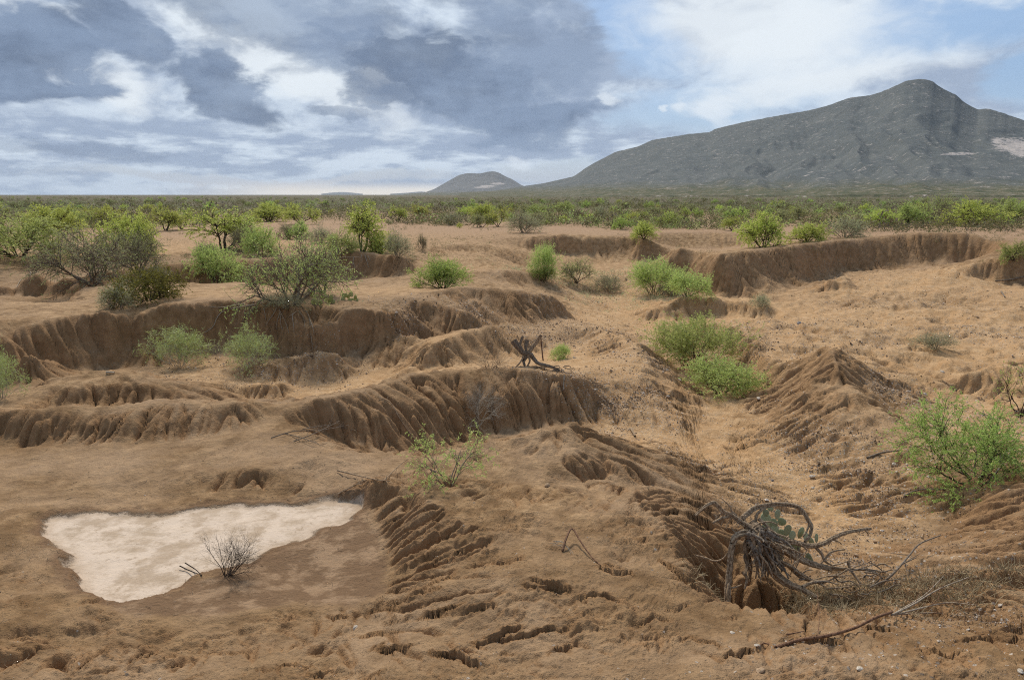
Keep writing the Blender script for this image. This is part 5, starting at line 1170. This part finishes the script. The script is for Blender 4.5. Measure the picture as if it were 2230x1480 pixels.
for s_ in ((1595, 1379, 15, "pale angular stone on the crust below the uprooted stump", 'pale'), (1648, 1406, 15, "pale square stone left of the long reddish branch", 'pale'), (1656, 1461, 26, "tan pointed stone near the bottom edge", 'tan'), (1872, 1458, 20, "whitish stone on the crust near the bottom edge, lower right", 'pale'),
    (774, 1368, 16, "flat whitish stone on the crust below the damp mud", 'pale'), (2222, 1462, 18, "whitish stone in the lower right corner", 'pale'), (2178, 1319, 12, "small pale stone in the dry grass at right", 'pale'), (1865, 1209, 14, "round pale stone in the wash right of the uprooted stump", 'tan'),
    (1768, 1038, 13, "whitish stone in the lower wash beside the channel", 'pale'), (1682, 1046, 10, "dark upright stone in the middle of the lower wash", 'grey'), (1652, 868, 11, "white stone at the left foot of the cone-shaped mound", 'pale'), (1946, 1013, 13, "white stone on the slope left of the acacia shrub", 'pale'),
    (2055, 1065, 12, "tan stone below the acacia shrub", 'tan'), (1740, 705, 14, "dark flat stone on the gravel ridge behind the cone-shaped mound", 'grey'), (2052, 810, 10, "white flat stone on the low sandy mound at right", 'pale'), (1455, 865, 10, "pale stone on the gravel slope below the feathery shrubs", 'pale'),
    (1770, 1032+30, 9, "small pale stone at the edge of the braided channel", 'pale'), (1480, 828, 9, "small pale stone on the left bank of the sandy wash", 'pale'), (1905, 1180, 10, "tan stone by the dry twigs right of the stump", 'tan'), (1192, 1058, 16, "tan crumbled clod on the foreground ridge", 'tan'), (2108, 1372, 10, "little pale stone by the branch spray at lower right", 'pale')):
    stone(*s_)
# -- gravel, chips, litter and dry grass: nobody could count them
def scatter(name, N, sampler, sz, tone, twig=False):
    rng = np.random.default_rng(abs(hash(name)) % 1000 if False else len(name)*7+N); P = sampler(rng, N); x, y = P[:,0], P[:,1]; z = gz(x, y); n = len(x)
    acc = Acc()
    if twig:
        a = rng.uniform(0, 6.28, n); L = sz*rng.uniform(.4, 1.5, n)*np.clip(np.hypot(x, y)/12, .6, 3); dz = rng.uniform(-.15, .35, n)
        d = unit(np.stack([np.cos(a), np.sin(a), dz], 1)); s = np.stack([x, y, z+.012], 1)
        p = paths(s, d, L, 4, rng, .25, -.1); v, q = tubes(p, .0032*np.clip(np.hypot(x, y)/8, .8, 2.5), .002, 3); acc.put(v, q, np.repeat(rng.random(n), 12))
        me = acc.mesh(name, M[tone])
    else:
        s = (sz*np.exp(rng.normal(size=n)*.45))*np.clip(np.hypot(x, y)/14, .7, 2.2)
        o = np.array([[1, 0, 0], [0, 1, 0], [-1, 0, 0], [0, -1, 0], [0, 0, .8], [0, 0, -.5]], float)
        a = rng.uniform(0, 6.28, n); c, sn = np.cos(a), np.sin(a); k = rng.uniform(.5, 1.25, (n, 6, 1))
        v = o[None]*k; v = np.stack([v[..., 0]*c[:,None]-v[..., 1]*sn[:,None]*.7, v[..., 0]*sn[:,None]+v[..., 1]*c[:,None]*.7, v[..., 2]*.75], -1)*s[:,None,None]*.5+np.stack([x, y, z+s*.12], 1)[:,None]
        f = np.array([[0,1,4],[1,2,4],[2,3,4],[3,0,4],[1,0,5],[2,1,5],[3,2,5],[0,3,5]])
        q = (np.arange(n)[:,None,None]*6+f[None]).reshape(-1, 3); acc.put(v.reshape(-1, 3), q, np.repeat(rng.random(n), 6)); me = acc.mesh(name, M[tone], False)
    ob = bpy.data.objects.new(name, me); col.objects.link(ob); ob['kind'] = 'stuff'
def gravel_material():
    m, g, b = mat("gravel_chips", .9); t = g.attr('tone'); c = g.mix(g.ss(t, .25, .55), (.20, .135, .085), (.40, .27, .17)); c = g.mix(g.ss(t, .68, .9), c, (.66, .57, .47)); g.put(b.inputs['Base Color'], c); return m
def straw_material():
    m, g, b = mat("dry_grass", .8); t = g.attr('tone'); g.put(b.inputs['Base Color'], g.mix(t, (.20, .145, .08), (.56, .45, .27))); return m
M['gravel'] = gravel_material(); M['straw'] = straw_material()
def attr_grid(name):
    me = ground.data; n = len(me.vertices); a = np.empty(n, np.float32); me.attributes[name].data.foreach_get("value", a); co = np.empty(n*3, np.float32); me.vertices.foreach_get("co", co); return co.reshape(-1, 3), a
CO, GR = attr_grid('grav'); _, PN = attr_grid('pan'); _, MD = attr_grid('mud')
RV = np.hypot(CO[:,0], CO[:,1]); INV = (np.abs(np.arctan2(CO[:,0], CO[:,1])) < .7)&(RV > 4)
def by_weight(w):
    cdf = np.cumsum(w); cdf = cdf/cdf[-1]
    def f(rng, N):
        i = np.searchsorted(cdf, rng.random(N)).clip(0, len(CO)-1); return CO[i, :2]+rng.normal(size=(N, 2))*(.004*RV[i])[:,None]
    return f
clump = np.clip(fbm(CO[:,0]*.8, CO[:,1]*.8, 3, 5)+.5, .02, 2)**2
scatter("gravel", 36000, by_weight(np.where(INV&(RV > 8)&(RV < 65), np.clip(GR-.15, .0, 1)*clump, 0)), .024, 'gravel')
scatter("gravel", 17000, by_weight(np.where(INV&(RV < 16)&(PN > .15)&(MD > 0), .3+clump*.5, 0)), .011, 'gravel')
scatter("twig_litter", 1500, by_weight(np.where(INV&(RV < 20)&(PN > .1), .2+clump, 0)), .10, 'pale', True)
c0 = np.array(px(1900, 1290, -1.4)[:2]); c1 = np.array(px(1700, 1290, -1.3)[:2]); c2 = np.array(px(2080, 1270, -1.2)[:2])
gw = sum(np.exp(-((CO[:,0]-c[0])**2/(s*s)+(CO[:,1]-c[1])**2/(s*s*.35))) for c, s in ((c0, 1.1), (c1, .7), (c2, .9)))
def grass(name, N, w, h):
    rng = np.random.default_rng(N); P = by_weight(w)(rng, N); x, y = P.T; a = rng.uniform(0, 6.28, N); lean = rng.uniform(.2, 1.5, N)
    d = np.stack([np.cos(a)*np.sin(lean), np.sin(a)*np.sin(lean), np.cos(lean)], 1); s = np.stack([x, y, gz(x, y)-.01], 1)
    p = paths(s, d, h*rng.uniform(.3, 1.3, N), 4, rng, .2, -.5); acc = Acc(); v, q = tubes(p, .0042, .0018, 3); acc.put(v, q, np.repeat(rng.random(N), 12))
    ob = bpy.data.objects.new(name, acc.mesh(name, M['straw'])); col.objects.link(ob); ob['kind'] = 'stuff'
grass("dry_grass", 9000, np.where(INV&(RV < 13.5), gw*np.clip(clump, .15, 1.5), 0), .20)
# ---------------------------------------------------------------- air
def haze_box(dens):
    m = bpy.data.materials.new("air"); m.use_nodes = True; nt = m.node_tree; nt.nodes.clear()
    v = nt.nodes.new('ShaderNodeVolumePrincipled'); v.inputs['Color'].default_value = (.72, .84, 1., 1); v.inputs['Density'].default_value = dens; v.inputs['Anisotropy'].default_value = .2
    o_ = nt.nodes.new('ShaderNodeOutputMaterial'); nt.links.new(v.outputs[0], o_.inputs['Volume'])
    bm = bmesh.new(); bmesh.ops.create_cube(bm, size=1.); me = bpy.data.meshes.new("haze"); bm.to_mesh(me); bm.free(); me.materials.append(m)
    o = bpy.data.objects.new("haze", me); col.objects.link(o); o['kind'] = 'stuff'; z0, z1 = -8., 660.
    o.scale = (62000., 62000., z1-z0); o.location = (0, 0, (z0+z1)/2)
haze_box(2.4e-5)
